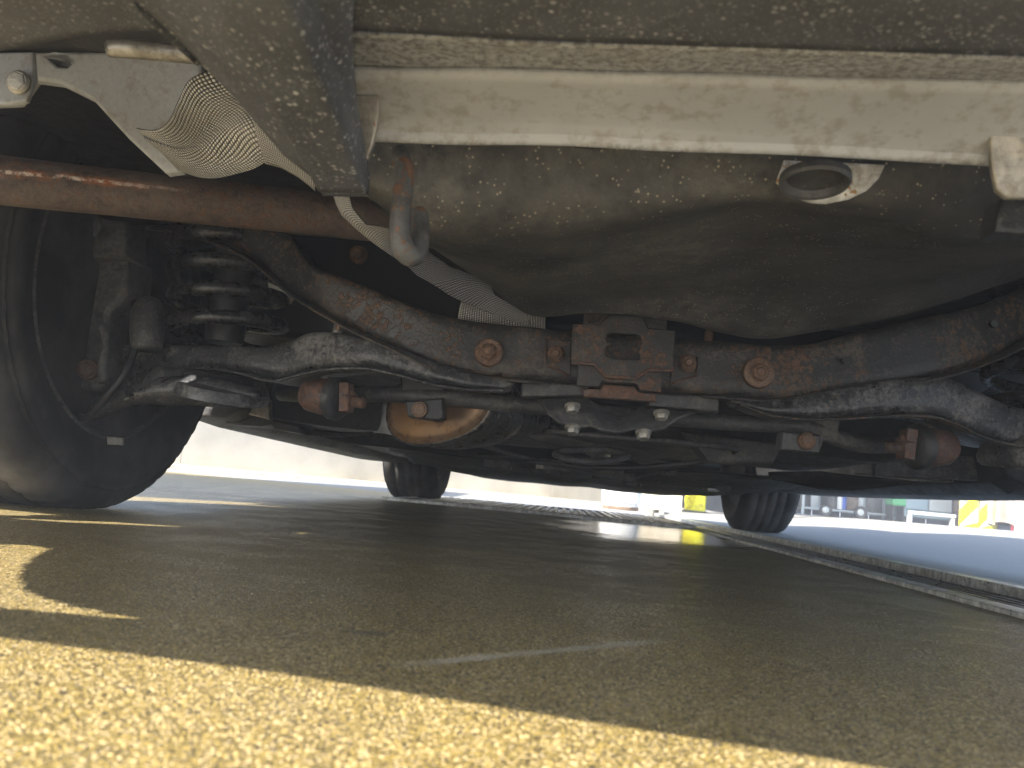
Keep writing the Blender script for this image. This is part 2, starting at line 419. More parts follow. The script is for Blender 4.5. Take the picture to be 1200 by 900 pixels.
def m_floor():
    m = mat('resin_aggregate_floor', (.3, .24, .15), .5, 0, .5); k = NT(m)
    co = k.tc.outputs['Object']; xyz = k.n('ShaderNodeSeparateXYZ'); k.l(co, xyz.inputs[0])
    v1 = k.n('ShaderNodeTexVoronoi'); v1.inputs['Scale'].default_value = 1020; k.l(co, v1.inputs['Vector'])
    cell = k.n('ShaderNodeSeparateColor'); k.l(v1.outputs['Color'], cell.inputs[0])
    g = cell.outputs[0]; g2 = cell.outputs[1]
    base = k.mix(k.ramp(g, 0, 1), (.028, .022, .010), (.35, .256, .072))
    base = k.mix(k.ramp(g2, .84, .9), base, (.64, .50, .27)); base = k.mix(k.ramp(g2, .22, .16), base, (.018, .015, .011))
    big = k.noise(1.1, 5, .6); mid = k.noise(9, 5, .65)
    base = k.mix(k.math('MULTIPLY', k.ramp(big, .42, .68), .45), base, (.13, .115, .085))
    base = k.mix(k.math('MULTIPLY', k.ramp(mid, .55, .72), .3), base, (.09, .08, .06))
    def streak(x0, y0, x1, y1, w_, nz):
        L = math.hypot(x1-x0, y1-y0); ux, uy = (x1-x0)/L, (y1-y0)/L
        dx = k.math('SUBTRACT', xyz.outputs[0], x0); dy = k.math('SUBTRACT', xyz.outputs[1], y0)
        al = k.math('ADD', k.math('MULTIPLY', dx, ux), k.math('MULTIPLY', dy, uy)); ac = k.math('ABSOLUTE', k.math('SUBTRACT', k.math('MULTIPLY', dy, ux), k.math('MULTIPLY', dx, uy)))
        ac = k.math('ADD', ac, k.math('MULTIPLY', k.math('SUBTRACT', k.noise(nz, 4, .6), .5), w_*1.5))
        return k.math('MULTIPLY', k.ramp(ac, w_*.4, w_, 1, 0), k.math('MULTIPLY', k.ramp(al, 0, L*.2), k.ramp(al, L, L*.8)))
    base = k.mix(k.math('MULTIPLY', streak(-.13, .36, .02, .52, .006, 40), .45), base, (.5, .46, .38))
    base = k.mix(k.math('MULTIPLY', streak(.30, .64, .36, .66, .03, 15), .55), base, (.42, .40, .36))
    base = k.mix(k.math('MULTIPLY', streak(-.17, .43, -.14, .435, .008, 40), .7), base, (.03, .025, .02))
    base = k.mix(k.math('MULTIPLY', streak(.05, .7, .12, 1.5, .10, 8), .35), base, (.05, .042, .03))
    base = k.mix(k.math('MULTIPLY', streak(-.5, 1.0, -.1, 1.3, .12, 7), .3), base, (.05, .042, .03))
    # right of the drain the apron is plain pale concrete
    ap = k.ramp(xyz.outputs[0], .70, .74); far = k.ramp(xyz.outputs[1], 4.55, 4.65)
    conc = k.mix(k.noise(60, 5, .7), (.17, .167, .16), (.30, .295, .28)); 
    base = k.mix(k.math('MAXIMUM', ap, far), base, conc); k.color(base)
    # wet film with a shape of its own
    wx = k.math('ADD', xyz.outputs[0], k.math('MULTIPLY', k.math('SUBTRACT', k.noise(3, 4, .6), .5), .35))
    wet = k.math('MULTIPLY', k.ramp(wx, -.12, .02), k.ramp(wx, .44, .38))
    wy = k.math('ADD', xyz.outputs[1], k.math('MULTIPLY', k.math('SUBTRACT', k.noise(2.2, 4, .6), .5), .8))
    wet = k.math('MULTIPLY', wet, k.math('MULTIPLY', k.ramp(wy, 1.55, 1.9), k.ramp(wy, 4.3, 3.9)))
    ro = k.ramp(mid, .3, .7, .36, .55); ro = k.math('MULTIPLY', ro, k.ramp(wet, 0, 1, 1, .22)); ro = k.math('MULTIPLY', ro, k.ramp(cell.outputs[2], .75, .85, 1, .6)); ro = k.math('MAXIMUM', ro, k.math('MULTIPLY', k.math('MAXIMUM', ap, far), .75)); k.rough(ro)
    dist = v1.outputs['Distance']
    st = k.ramp(wet, 0, 1, .55, .06)
    bp = k.n('ShaderNodeBump'); bp.inputs['Distance'].default_value = .0012; k.l(st, bp.inputs['Strength'])
    hh = k.math('ADD', k.math('MULTIPLY', dist, -1), k.math('MULTIPLY', g, .6)); k.l(hh, bp.inputs['Height'])
    geo = k.n('ShaderNodeNewGeometry'); fa = k.n('ShaderNodeVectorMath', operation='SUBTRACT'); k.l(v1.outputs['Color'], fa.inputs[0]); fa.inputs[1].default_value = (.5, .5, .5)
    fs = k.n('ShaderNodeVectorMath', operation='SCALE'); k.l(fa.outputs[0], fs.inputs[0]); k.l(k.math('MULTIPLY', k.ramp(wet, 0, 1, .5, .02), k.ramp(xyz.outputs[1], .4, 2.2, 1, .15)), fs.inputs['Scale'])
    fb = k.n('ShaderNodeVectorMath', operation='ADD'); k.l(geo.outputs['Normal'], fb.inputs[0]); k.l(fs.outputs[0], fb.inputs[1])
    fn_ = k.n('ShaderNodeVectorMath', operation='NORMALIZE'); k.l(fb.outputs[0], fn_.inputs[0]); k.l(fn_.outputs[0], bp.inputs['Normal']); k.l(bp.outputs[0], k.b.inputs['Normal'])
    return m
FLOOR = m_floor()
def m_wall():
    m = mat('white_render', (.74, .72, .67), .75); k = NT(m); n = k.noise(2.2, 6, .65); n2 = k.noise(60, 5, .7)
    k.color(k.mix(k.ramp(n, .35, .75), (.33, .305, .255), (.19, .175, .145))); k.bump(n2, .3, .003); return m
WALL = m_wall()
YEL = weathered('yellow_paint', (.85, .62, .0), (.4, .3, .05), .66, dust=(.5, .4, .15), dust_lo=.62, rough=.35, sc=.3)

# ------------------------------------------------------------------ ground
def smooth(a, b, x):
    t = max(0, min(1, (x-a)/(b-a))); return t*t*(3-2*t)
def ground_z(x, y):
    z = .016*max(0, min(6, y-4.4))
    if x > .70: z = max(z, .112*smooth(.70, 2.5, x)+.006*max(0, min(8, x-2.5)))
    return z
xs = [-400, -120, -50, -20, -10, -6, -4, -3, -2, -1.2, -.6, 0, .39, .409, .410, .652, .653, .70, .8, .95, 1.1, 1.3, 1.6, 2, 2.6, 3.5, 5, 7.6, 12, 25, 60, 150, 400]
ys = [-400, -120, -40, -12, -4, -1, 0, .3, 1, 2, 3, 4, 4.4, 4.7, 5.5, 6.5, 8, 10.4, 14, 30, 80, 200, 600]
v = []; f = []
for x in xs:
    for y in ys:
        z = ground_z(x, y)
        if .4095 < x < .6525 and -1.1 < y < 6.6: z = -.05
        v.append((x, y, z))
nY = len(ys)
for i in range(len(xs)-1):
    for j in range(nY-1): f.append((i*nY+j, (i+1)*nY+j, (i+1)*nY+j+1, i*nY+j+1))
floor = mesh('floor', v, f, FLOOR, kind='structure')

# drain channel set into the floor
GRATE = weathered('grimy_steel_grate', (.05, .047, .042), (.12, .07, .04), .6, dust=(.14, .125, .1), dust_lo=.55, rough=.32, metal=.5)
STRIPM = weathered('bare_steel_edge', (.58, .57, .53), (.2, .13, .08), .64, dust=(.4, .36, .3), dust_lo=.53, rough=.36, metal=.35)
v, f = box_vf((.5315, 2.7, -.042), (.24, 7.5, .004))
drain = mesh('drain_channel', v, f, DARK, kind='structure')
for x in (.424, .640):
    box('edge_strip', (x, 2.7, -.005), (.032, 7.5, .022), STRIPM, drain, .002)
for i in range(7):
    box('grate_bar', (.468+i*.0225, 1.5, -.014), (.007, 4.8, .014), GRATE, drain, .001)
BLK_TROUGH = mat('painted_trough_dark', (.012, .011, .010), .4)  # shade of an open trough, painted on a plate over the flat floor
for i in range(30):
    box('grate_rib', (-.70+i*.0375, 3.72, .007), (.017, 1.30, .012), GRATE if i % 3 else STRIPM, drain, .002)
box('trough_dark_plate', (-.16, 3.72, .001), (1.16, 1.34, .005), BLK_TROUGH, drain, .001)
for y in (3.05, 4.39): box('edge_strip', (-.16, y, .004), (1.17, .035, .016), STRIPM, drain, .002)
CRACK = mat('dark_joint', (.03, .028, .025), .7)
# shallow saw-cut joint lying across the slab in front of the left rear wheel
v = []; f = []
for i in range(41):
    x = -2.6+i*.055; yy = 2.05+.012*noise.noise(Vector((x*3, 0, 0)))+.05*x
    v += [(x, yy-.006, .0035), (x, yy+.006, .0035)]
    if i: f.append((2*i-2, 2*i, 2*i+1, 2*i-1))
mesh('floor_joint', v, f, CRACK, floor)

# ------------------------------------------------------------------ the car
car = thing('parked_car', 'dark car parked over the floor, rusty rear suspension seen from underneath', 'car', (0, 2.35, 0))
RW, FWY = 1.10, 3.60          # rear / front axle
TR = .315

# ---- wheels
def tyre_prof(R, rim, wd, grooves):
    hw = wd/2; p = [(rim, -hw*.86), (rim+.012, -hw*.93), (rim+.03, -hw*.99), ((R+rim)/2-.005, -hw*1.06), ((R+rim)/2+.012, -hw*1.065), ((R+rim)/2+.014, -hw*1.04), ((R+rim)/2+.020, -hw*1.04), ((R+rim)/2+.022, -hw*1.055), (R-.034, -hw*1.0), (R-.030, -hw*1.01), (R-.012, -hw*.93), (R-.004, -hw*.80)]
    for g in grooves:
        p += [(R-.001, g-.0032), (R-.004, g-.0022), (R-.004, g+.0022), (R-.001, g+.0032)]
    p += [(R-.004, hw*.80), (R-.012, hw*.93), (R-.03, hw*1.01), (R-.034, hw), ((R+rim)/2+.022, hw*1.055), ((R+rim)/2+.020, hw*1.04), ((R+rim)/2+.014, hw*1.04), ((R+rim)/2+.012, hw*1.065), ((R+rim)/2-.005, hw*1.06), (rim+.03, hw*.99), (rim+.012, hw*.93), (rim, hw*.86)]
    return p
def wheel(x, y, inner, R=TR):
    e = bpy.data.objects.new('wheel', None); COL.objects.link(e); e.location = (x, y, R); e.parent = car; e.matrix_parent_inverse = car.matrix_basis.inverted(); e.empty_display_size = .05
    wd = .215; pos = (x, y, R-.004)
    v, f = lathe_vf(tyre_prof(R, .208, wd, (-.055, -.018, .018, .055)), pos, (1, 0, 0), 240)
    # lugs: shallow sipes cut across the shoulder
    v2 = []
    for p in v:
        d = Vector((0, p.y-pos[1], p.z-pos[2])); r = d.length; a = math.atan2(d.y, d.z)
        if r > R-.036 and abs(p.x-x) > .062:
            k = 1-.006*(math.sin(a*60+abs(p.x-x)*60) > .45); d *= k
        elif r > R-.02 and abs(p.x-x) < .062:
            d *= 1-.009*(math.sin(a*60+(p.x-x)*90) > .75)
        elif r < R-.05:
            p = p+Vector((.0012*math.copysign(1, p.x-x)*(math.sin(r*420) > .4), 0, 0))
        q = Vector((p.x, pos[1]+d.y, pos[2]+d.z)); q.z = max(q.z, .0012)
        v2.append(q)
    ty = mesh('tyre', v2, f, RUBBER, e, True)
    s = inner
    pr = [(.212, s*.088), (.216, s*.094), (.209, s*.097), (.203, s*.092), (.200, s*.07), (.190, s*.045), (.188, -s*.02), (.192, -s*.06), (.155, -s*.075), (.09, -s*.07), (.055, -s*.05), (.03, -s*.05), (0, -s*.05)]
    lathe('rim', pr, pos, (1, 0, 0), DARKG, e, 56)
    return e
wl = wheel(-.797, RW, 1); wheel(.835, RW, -1); wheel(-.72, FWY, 1); wheel(.765, FWY, -1)

# ---- body shell (above the frame, shades the underside)
def roof_z(y): return interp([.02, .12, .3, .55, 1.2, 2.2, 2.5, 3.15, 3.35, 3.9, 4.15, 4.3], [.92, 1.05, 1.36, 1.55, 1.62, 1.60, 1.55, 1.08, 1.0, .9, .78, .55], y)
st = []; N = 90
v, f = [], []
for i in range(N+1):
    y = .02+i*(4.28/N); wd = interp([.02, .2, .6, 1.2, 3.6, 4.1, 4.3], [.62, .78, .85, .875, .875, .80, .6], y); zr = roof_z(y)
    zb = .19
    for yw in (RW, FWY):
        d = abs(y-yw)
        if d < .375: zb = max(zb, TR+math.sqrt(.375**2-d*d)-.02)
    if y < .62: zb = max(zb, .60)
    if y > 4.1: zb = max(zb, .25)
    sh = min(.95, zr-.04); wr = wd-.13 if zr > 1.15 else wd-.06
    sec = [(wd-.012, zb), (wd, max(zb+.02, .42)), (wd+.01, max(zb+.04, .62)), (wd-.01, max(sh, zb+.06)), (wr, max(zr-.07, zb+.08)), (wr-.06, max(zr-.015, zb+.09)), (0, max(zr, zb+.1))]
    ring = [(-a, b) for a, b in sec]+[(a, b) for a, b in sec[-2::-1]]
    v += [(a, y, b) for a, b in ring]; m = len(ring)
for i in range(N):
    for k in range(m-1): f.append((i*m+k, (i+1)*m+k, (i+1)*m+k+1, i*m+k+1))
f.append(tuple(range(m))); f.append(tuple(range(N*m, N*m+m)))
mesh('body_shell', v, f, PAINT, car, True)
for sx in (-1, 1):
    for y0, y1, y2, y3 in ((.75, 1.55, .95, 1.52), (1.62, 2.75, 1.65, 2.35)):
        q = [(sx*.872, y0, .97), (sx*.872, y1, .97), (sx*.775, y3, 1.46), (sx*.775, y2, 1.46)]
        mesh('side_window', [Vector(p)+Vector((sx*d, 0, 0)) for d in (.0, .006) for p in q], [(0, 1, 2, 3), (4, 5, 6, 7), (0, 1, 5, 4), (1, 2, 6, 5), (2, 3, 7, 6), (3, 0, 4, 7)], GLASS, car)
q = [(-.6, .10, 1.08), (.6, .10, 1.08), (.52, .42, 1.50), (-.52, .42, 1.50)]
mesh('rear_window', [Vector(p)+Vector((0, -d, 0)) for d in (.0, .02) for p in q], [(0, 1, 2, 3), (4, 5, 6, 7), (0, 1, 5, 4), (1, 2, 6, 5), (2, 3, 7, 6), (3, 0, 4, 7)], GLASS, car)
for sx in (-1, 1): box('tail_lamp', (sx*.60, .06, .85), (.16, .08, .2), CHROME, car, .02)

def ribbon(name, A, B, mat_, nu, nv, uvs, bulge=.004, parent=car, wobble=(.0012, 30, 6)):
    def fn(u, t):
        i = u*(len(A)-1); k = min(len(A)-2, int(i)); a = at(*A[k]).lerp(at(*A[k+1]), i-k)
        i = u*(len(B)-1); k = min(len(B)-2, int(i)); b = at(*B[k]).lerp(at(*B[k+1]), i-k)
        p = a.lerp(b, t); p.y -= bulge*math.sin(PI*t); return p
    return grid(name, fn, nu, nv, mat_, parent, solid=.001, wobble=wobble, uvs=uvs)
# ---- rear bumper skin: curls under, inner edge follows the stamped cut-out
edge_px = [(1500, 90, .27), (1200, 66, .27), (1000, 60, .27), (800, 54, .27), (600, 46, .27), (440, 37, .27), (405, 34, .27), (402, 42, .27), (408, 75, .268), (420, 130, .262), (430, 185, .252), (432, 215, .238), (430, 227, .232), (374, 226, .232), (364, 207, .236), (332, 182, .25), (305, 150, .262), (280, 120, .268), (235, 74, .27), (212, 48, .27), (188, 35, .27), (100, 41, .27), (0, 60, .27), (-150, 90, .27)]
E = [gz(*q) for q in edge_px]
E = [Vector((.86, .5, .36)), Vector((.62, .36, .272))]+E+[Vector((-.66, .42, .30)), Vector((-.86, .52, .36))]
NB = 560
Er = resample(E, NB)
def bump_pt(u, t):
    i = min(NB, int(round(u*NB))); e = Er[i]
    x = lerp(.87, -.87, u)
    # rear face position in plan (rounded corners)
    ax = min(1, abs(x)/.87); yb = .064-.055*(min(x, .1)+.45)-.10*max(0, min(x, .1)+.38)+.50*max(0, (ax-.62)/.38)**2.2
    P = [e, None, Vector((x, yb+.055, .266)), Vector((x, yb+.004, .285)), Vector((x, yb-.045, .36)), Vector((x, yb-.065, .46)), Vector((x, yb-.055, .56)), Vector((x, yb-.01, .60))]
    P[1] = e.lerp(P[2], .5); P[1].z = min(P[1].z, .268)
    s = t*(len(P)-1); k = min(len(P)-2, int(s)); return P[k].lerp(P[k+1], s-k)
# added hole in the skin's left corner, shaped to let through the sun patch
SHX, SHY = -to_sun.x/to_sun.z, -to_sun.y/to_sun.z
LIT = [gz(*q, 0) for q in ((0, 638), (40, 639), (62, 643), (45, 652), (32, 664), (27, 676), (33, 689), (55, 700), (100, 712), (150, 721), (188, 728), (120, 725), (60, 720), (0, 715))]
LIT += [LIT[-1]+Vector((-.12, -.0, 0)), LIT[0]+Vector((-.2, .0, 0))]
def in_lit(p):
    gx, gy = p.x+SHX*p.z, p.y+SHY*p.z; c = False
    if p.x > -.40: return False
    for a, b in zip(LIT, LIT[1:]+LIT[:1]):
        if (a.y > gy) != (b.y > gy) and gx < (b.x-a.x)*(gy-a.y)/(b.y-a.y)+a.x: c = not c
    return c
bumper = grid('rear_bumper', bump_pt, NB, 168, BUMPER, car, solid=.0035, off=1, cut=lambda p, i, j: in_lit(p))
# lower edge of the clip tab, and its round clip
plate('bumper_tab', [[(367, 204), (432, 200), (430, 228), (376, 227)]], .475, .006, BUMPER, car, .002)
c = at(386, 196, .452); lathe('bumper_clip', [(.0, -.003), (.008, -.0028), (.0095, -.001), (.0095, .004)], c, (0, .35, 1), BUMPER, car, 24)

# ---- grey rear cross panel with rolled lip
top_l = [(398, 36), (600, 46), (900, 54), (1200, 64), (1450, 72)]
def beam_pt(u, t):
    x = lerp(399, 1460, u)
    py = [interp([399, 600, 900, 1200, 1460], [34, 46, 55, 66, 78], x), interp([399, 600, 900, 1200, 1460], [76, 82, 88, 96, 106], x), interp([399, 600, 900, 1200, 1460], [82, 88, 94, 102, 112], x), interp([399, 600, 900, 1200, 1460], [138, 142, 152, 168, 180], x), interp([399, 600, 900, 1200, 1460], [152, 156, 166, 181, 192], x), interp([399, 600, 900, 1200, 1460], [163, 167, 177, 193, 204], x), interp([399, 600, 900, 1200, 1460], [160, 164, 174, 190, 201], x)]
    yy = [.352, .388, .384, .421, .428, .430, .447]
    s = t*6; k = min(5, int(s)); a = s-k
    px = x+(lerp(0, 40, t) if u < .02 else 0)*(1-u/.02 if u < .02 else 0)
    return at(px, lerp(py[k], py[k+1], a), lerp(yy[k], yy[k+1], a))
beam_o = grid('rear_cross_panel', beam_pt, 60, 42, BEAM, car, solid=.002, off=-1, wobble=(.0012, 14, 2))
for q in ((852, 122), (1007, 129), (1117, 136), (674, 110), (530, 105)):
    lathe('spot_weld', [(.0, -.0012), (.002, -.0011), (.0033, -.0004), (.0042, .0005)], at(q[0], q[1], .4085), (0, .72, 1), BEAM, beam_o, 16)
# end brackets of the panel
def clipm(q0, Y, name='end_bracket'):
    return plate(name, [q0], Y, .004, ZINC, car, .0012, tilt=-.4)
clipm([(411, 110), (443, 111), (444, 130), (438, 165), (431, 186), (425, 184), (418, 160)], .405)
clipm([(1161, 146), (1260, 144), (1260, 232), (1180, 232), (1168, 222), (1162, 190)], .42)
plate('tow_eye_bracket', [[(1172, 232), (1260, 205), (1260, 280), (1165, 272)]], .455, .02, DARK, car, .003)

# ---- spare wheel well (bowl) hanging from the boot floor
WROWS = [
 [(424, 158, .50), (500, 162, .50), (600, 166, .50), (700, 171, .50), (800, 176, .50), (900, 180, .50), (1000, 184, .50), (1100, 188, .50), (1200, 192, .50), (1380, 200, .50)],
 [(428, 178, .50), (500, 186, .503), (600, 192, .505), (700, 197, .506), (800, 200, .505), (900, 202, .502), (1000, 206, .502), (1100, 210, .502), (1200, 214, .502), (1380, 222, .502)],
 [(429, 205, .505), (502, 248, .52), (600, 264, .528), (700, 260, .528), (795, 244, .522), (880, 232, .515), (985, 246, .522), (1090, 262, .53), (1200, 270, .54), (1380, 278, .55)],
 [(431, 220, .52), (508, 274, .575), (605, 292, .61), (700, 284, .61), (795, 264, .59), (880, 248, .575), (985, 263, .59), (1090, 280, .61), (1200, 285, .62), (1380, 286, .63)],
 [(433, 231, .55), (520, 294, .74), (608, 338, .80), (700, 340, .81), (790, 340, .81), (880, 338, .81), (980, 336, .80), (1090, 330, .78), (1200, 310, .76), (1380, 296, .75)],
 [(437, 238, .585), (545, 308, .84), (618, 362, .88), (690, 366, .875), (790, 374, .88), (880, 394, .915), (970, 384, .905), (1070, 366, .89), (1200, 325, .86), (1380, 290, .84)]]
WP = [[at(*q) for q in crom(r, 12)] for r in WROWS]
WP.append([p+Vector((0, .025, .03)) for p in WP[-1]]); WP.append([p+Vector((0, .03, .13)) for p in WP[-2]])
WCOLS = []
for i in range(len(WP[0])):
    WCOLS.append([Vector(q) for q in crom([tuple(r[i]) for r in WP], 8)])
def well_pt(u, t):
    i = int(round(u*(len(WCOLS)-1))); j = int(round(t*(len(WCOLS[0])-1))); p = WCOLS[i][j].copy()
    n1 = noise.noise(p*9+Vector((3, 1, 0))); n2 = noise.noise(p*30)
    p.z += .006*n1+.0016*n2
    for cx, cy, s_, h_ in ((.02, .60, .016, .006), (.05, .72, .014, -.006), (-.06, .62, .02, -.005), (.18, .55, .012, -.006)):
        p.z += h_*math.exp(-((p.x-cx)**2+(p.y-cy)**2)/(2*s_*s_))
    return p
well = grid('spare_wheel_well', well_pt, len(WCOLS)-1, len(WCOLS[0])-1, WELL, car, solid=.002, off=-1)
# boot floor above and the long underbody
box('boot_floor', (0, .98, .452), (1.44, 1.2, .02), DARK, car)
# drain plug with oval recess
pc = at(970, 208, .548)
v, f = [], []
plug = ribbon('floor_plug', [(916, 186, .497), (960, 188, .497), (1000, 190, .497), (1034, 192, .497)], [(906, 212, .503), (918, 226, .507), (945, 236, .51), (965, 238, .511), (990, 233, .509), (1012, 222, .506), (1026, 208, .503)], WHITEP, 40, 12, (1, 1), .001)
plug.location = plug.location+Vector((0, -.006, -.003))
lathe('plug_ring', [(.0205, .004), (.0208, .000), (.0195, -.0018), (.0175, -.001), (.016, .003), (0, .0035)], at(955, 214, .475), (0, .10, 1), DARKG, plug, 36)

# ---- tow hook: bent round bar
HOOKM = weathered('rust_stained_grey_bar', (.075, .074, .072), (.16, .085, .05), .535, dust=(.16, .15, .13), dust_lo=.55, rough=.55)
tube('tow_hook', [at(468, 178, .458), at(474, 205, .452), at(471, 235, .45), at(469, 268, .452), at(472, 289, .454), at(481, 299, .458), at(491, 290, .463), at(493, 268, .468), at(491, 250, .475)], [.0056, .006, .0062, .0064, .0068, .0068, .006,   .0054, .0054], HOOKM, car, 18, 6)

# ---- body rail, top left
rail = plate('body_rail', [[(-60, 60), (20, 60), (130, 60), (235, 70), (236, 92), (222, 112), (212, 140), (205, 168), (212, 200), (194, 203), (150, 162), (108, 116), (70, 97), (40, 93), (20, 120), (-60, 124)], [(56, 68), (64, 65), (76, 67), (83, 74), (78, 78), (66, 77)]], .68, .012, RAIL, car, .003, tilt=-.3)
tube('rail_bar', [at(128, 57, .565), at(160, 58, .565), at(250, 66, .565)], [.0065, .0072, .0072], ZINC, car, 18, 3)
plate('rail_bracket', [[(-60, 62), (38, 60), (40, 92), (30, 118), (10, 122), (-60, 122)]], .575, .006, RAIL, car, .002)
bolt('bolt', at(24, 98, .572), (.1, -1, -.1), .0075, ZINC, rail, h=.006)

# ---- embossed heat shield, left piece
LA = [(160, 148, .62), (185, 150, .615), (200, 140, .61), (212, 116, .605), (228, 90, .60), (262, 76, .60)]
LB = [(206, 197, .66), (236, 207, .668), (262, 207, .668), (290, 198, .66), (320, 188, .645), (352, 176, .64)]
def shield_pt(u, t):
    A = crom(LA, 8); B = crom(LB, 8)
    i = u*(len(A)-1); k = min(len(A)-2, int(i)); a = at(*A[k]).lerp(at(*A[k+1]), i-k); b = at(*B[k]).lerp(at(*B[k+1]), i-k)
    p = a.lerp(b, t); p.y += .012*math.sin(PI*t)*math.sin(PI*min(1, u*1.1+.05)); p.y -= .010*math.exp(-((t-.35-.4*u)/.13)**2); p.z -= .004*math.sin(3*PI*t)*u
    return p
grid('heat_shield', shield_pt, 44, 30, SHIELD, car, solid=.001, wobble=(.0035, 26, 5), uvs=(46, 33))
NA = [(296, 140, .605), (322, 160, .61), (350, 180, .615), (376, 198, .62)]
NB_ = [(312, 192, .645), (330, 196, .645), (350, 208, .645), (370, 224, .65)]
ribbon('heat_shield_neck', NA, NB_, SHIELD, 20, 10, (26, 16))
# heat shield strip beside the well
def yy(x): return interp([390, 460, 540, 620], [.53, .57, .76, .89], x)
UPs = [(392, 226), (410, 227), (414, 243), (429, 263), (459, 268), (478, 278), (496, 290), (515, 304), (531, 314), (555, 323), (575, 334), (580, 345), (600, 358), (617, 367), (621, 379)]
LOs = [(391, 226), (395, 240), (401, 252), (419, 269), (434, 281), (448, 291), (462, 302), (477, 313), (490, 323), (504, 332), (531, 349), (557, 360), (575, 367), (598, 375), (620, 381)]
ribbon('heat_shield_strip', [(*q, yy(q[0])) for q in UPs], [(*q, yy(q[0])+.035) for q in LOs], SHIELD, 70, 12, (100, 18), .006)
ribbon('heat_shield_flap', [(541, 352, .965), (585, 360, .985), (640, 372, 1.0)], [(536, 374, .97), (585, 382, .99), (640, 386, 1.0)], SHIELD, 26, 8, (36, 12), .004)

# ---- tail pipe
tube('tail_pipe', [at(-420, 150, .63), at(-160, 190, .70), at(0, 211, .765), at(140, 226, .82), at(300, 243, .88), at(430, 257, .925), at(560, 274, 1.0), at(700, 296, 1.12)], .0255, PIPE, car, 36, 8)

# ---- rear subframe crossmember
SF = [((150, 262), (180, 288), 1.08, .07), ((215, 262), (232, 275), 1.06, .07), ((262, 262), (290, 300), 1.03, .08), ((330, 270), (345, 346), 1.0, .085), ((350, 292), (372, 362), .985, .085), ((368, 312), (400, 378), .975, .085), ((405, 325), (435, 396), .965, .085), ((455, 345), (480, 415), .955, .085), ((505, 364), (520, 432), .95, .085), ((560, 375), (560, 440), .95, .085), ((640, 383), (640, 446), .95, .085), ((740, 390), (740, 455), .95, .085), ((820, 396), (820, 462), .95, .085), ((890, 402), (890, 467), .95, .085), ((945, 402), (948, 468), .95, .085), ((985, 393), (1000, 460), .955, .085), ((1040, 379), (1060, 449), .965, .085), ((1100, 367), (1125, 434), .98, .085), ((1160, 352), (1185, 410), 1.0, .085), ((1215, 328), (1240, 375), 1.03, .085), ((1270, 300), (1300, 345), 1.06, .08)]
sub = beam('rear_crossmember', SF, STEEL, car, n=5, bulge=-.0015, crown=.0)
strip('lower_flange', [(175, 268, 1.06), (225, 277, 1.045), (290, 302, 1.015), (345, 347, .988), (400, 380, .963), (450, 404, .945), (480, 418, .937), (505, 430, .937), (520, 437, .94), (600, 445, .942), (640, 448, .942)], .022, .0035, STEEL, sub, 5, -.25)
strip('lower_flange', [(820, 463, .942), (900, 469, .942), (940, 470, .940), (970, 464, .940), (1005, 461, .945), (1060, 450, .953), (1125, 435, .968), (1185, 411, .988), (1240, 377, 1.015)], .022, .0035, STEEL, sub, 5, -.25)
bolt('bolt', at(573, 413, .947), (0, -1, -.05), .0095, RUSTB, sub, washer=.0175, stud=.007)
bolt('bolt', at(889, 437, .947), (0, -1, -.05), .0100, RUSTB, sub, washer=.0185, stud=.004)
for q in ((991, 423), (1164, 380)):
    lathe('locating_hole', [(.0046, .0035), (.0046, -.0008), (.0036, -.0008), (.0034, .003), (0, .003)], at(q[0], q[1], .9505 if q[0] < 1100 else .992), (0, -1, 0), DARK, sub, 18)
lathe('stud', [(.005, 0), (.005, .012), (.004, .014), (0, .014)], at(830, 401, .97), (0, 0, 1), RUSTB, sub, 14)
lathe('stud', [(.004, 0), (.004, .010), (0, .011)], at(397, 387, .975), (0, -.2, 1), RUSTB, sub, 14)
bolt('bolt', at(420, 299, 1.06), (0, -1, 0), .009, RUSTB, sub, washer=.013)
BLKU = mat('black_underseal', (.012, .012, .013), .6)
box('body_mount', at(440, 330, 1.25), (.30, .1, .22), BLKU, car, .01)

# ---- central mount bracket
brk = plate('mount_bracket', [[(671, 379), (702, 380), (715, 368), (753, 370), (760, 384), (792, 387), (789, 435), (759, 435), (746, 444), (709, 442), (696, 427), (669, 425)], [(712, 391.5), (716, 390.5), (745, 391.5), (750, 394), (752, 401), (750, 409), (745, 411.5), (749, 415), (749.5, 420), (746, 421), (717, 419.5), (711, 416), (709.5, 411), (711, 406), (717, 402.5), (712, 400), (710, 396)]], .915, .007, BRK, car, .0018)
plate('upper_plate', [[(684, 359), (706, 360), (712, 361), (753, 365), (782, 367), (782, 390), (684, 384)]], .925, .006, BRK, brk, .0015)
strip('upper_lip', [(690, 377, .923), (702, 373, .923), (712, 363, .923), (753, 367, .923), (758, 370, .923)], .006, .003, BRK, brk, 2)
plate('lower_plate', [[(677, 426), (776, 433), (775, 460), (750, 457), (745, 450), (706, 447), (702, 454), (676, 452)]], .924, .008, BRK, brk, .0018)
plate('lower_lip', [[(681, 455), (703, 456), (707, 450), (744, 453), (748, 459), (769, 462), (769, 471), (684, 465)]], .918, .010, RUBR, brk, .0025)
box('mount_block', at(731, 418, 1.0), (.10, .06, .09), DARK, brk, .006, Matrix.Rotation(-.07, 3, 'Y'))
strip('pressed_edge', [(670, 425, .914), (696, 426, .914), (709, 441, .914), (746, 443, .914), (759, 434, .914), (789, 434, .914)], .004, .0035, RUBR, brk, 1)
plate('side_flange', [[(640, 397), (669, 400), (669, 440), (664, 441), (639, 427)]], .944, .005, BRK, brk, .0012)
strip('flange_edge', [(640, 398, .943), (639, 427, .943), (664, 440, .943)], .004, .003, RUBR, brk, 1)
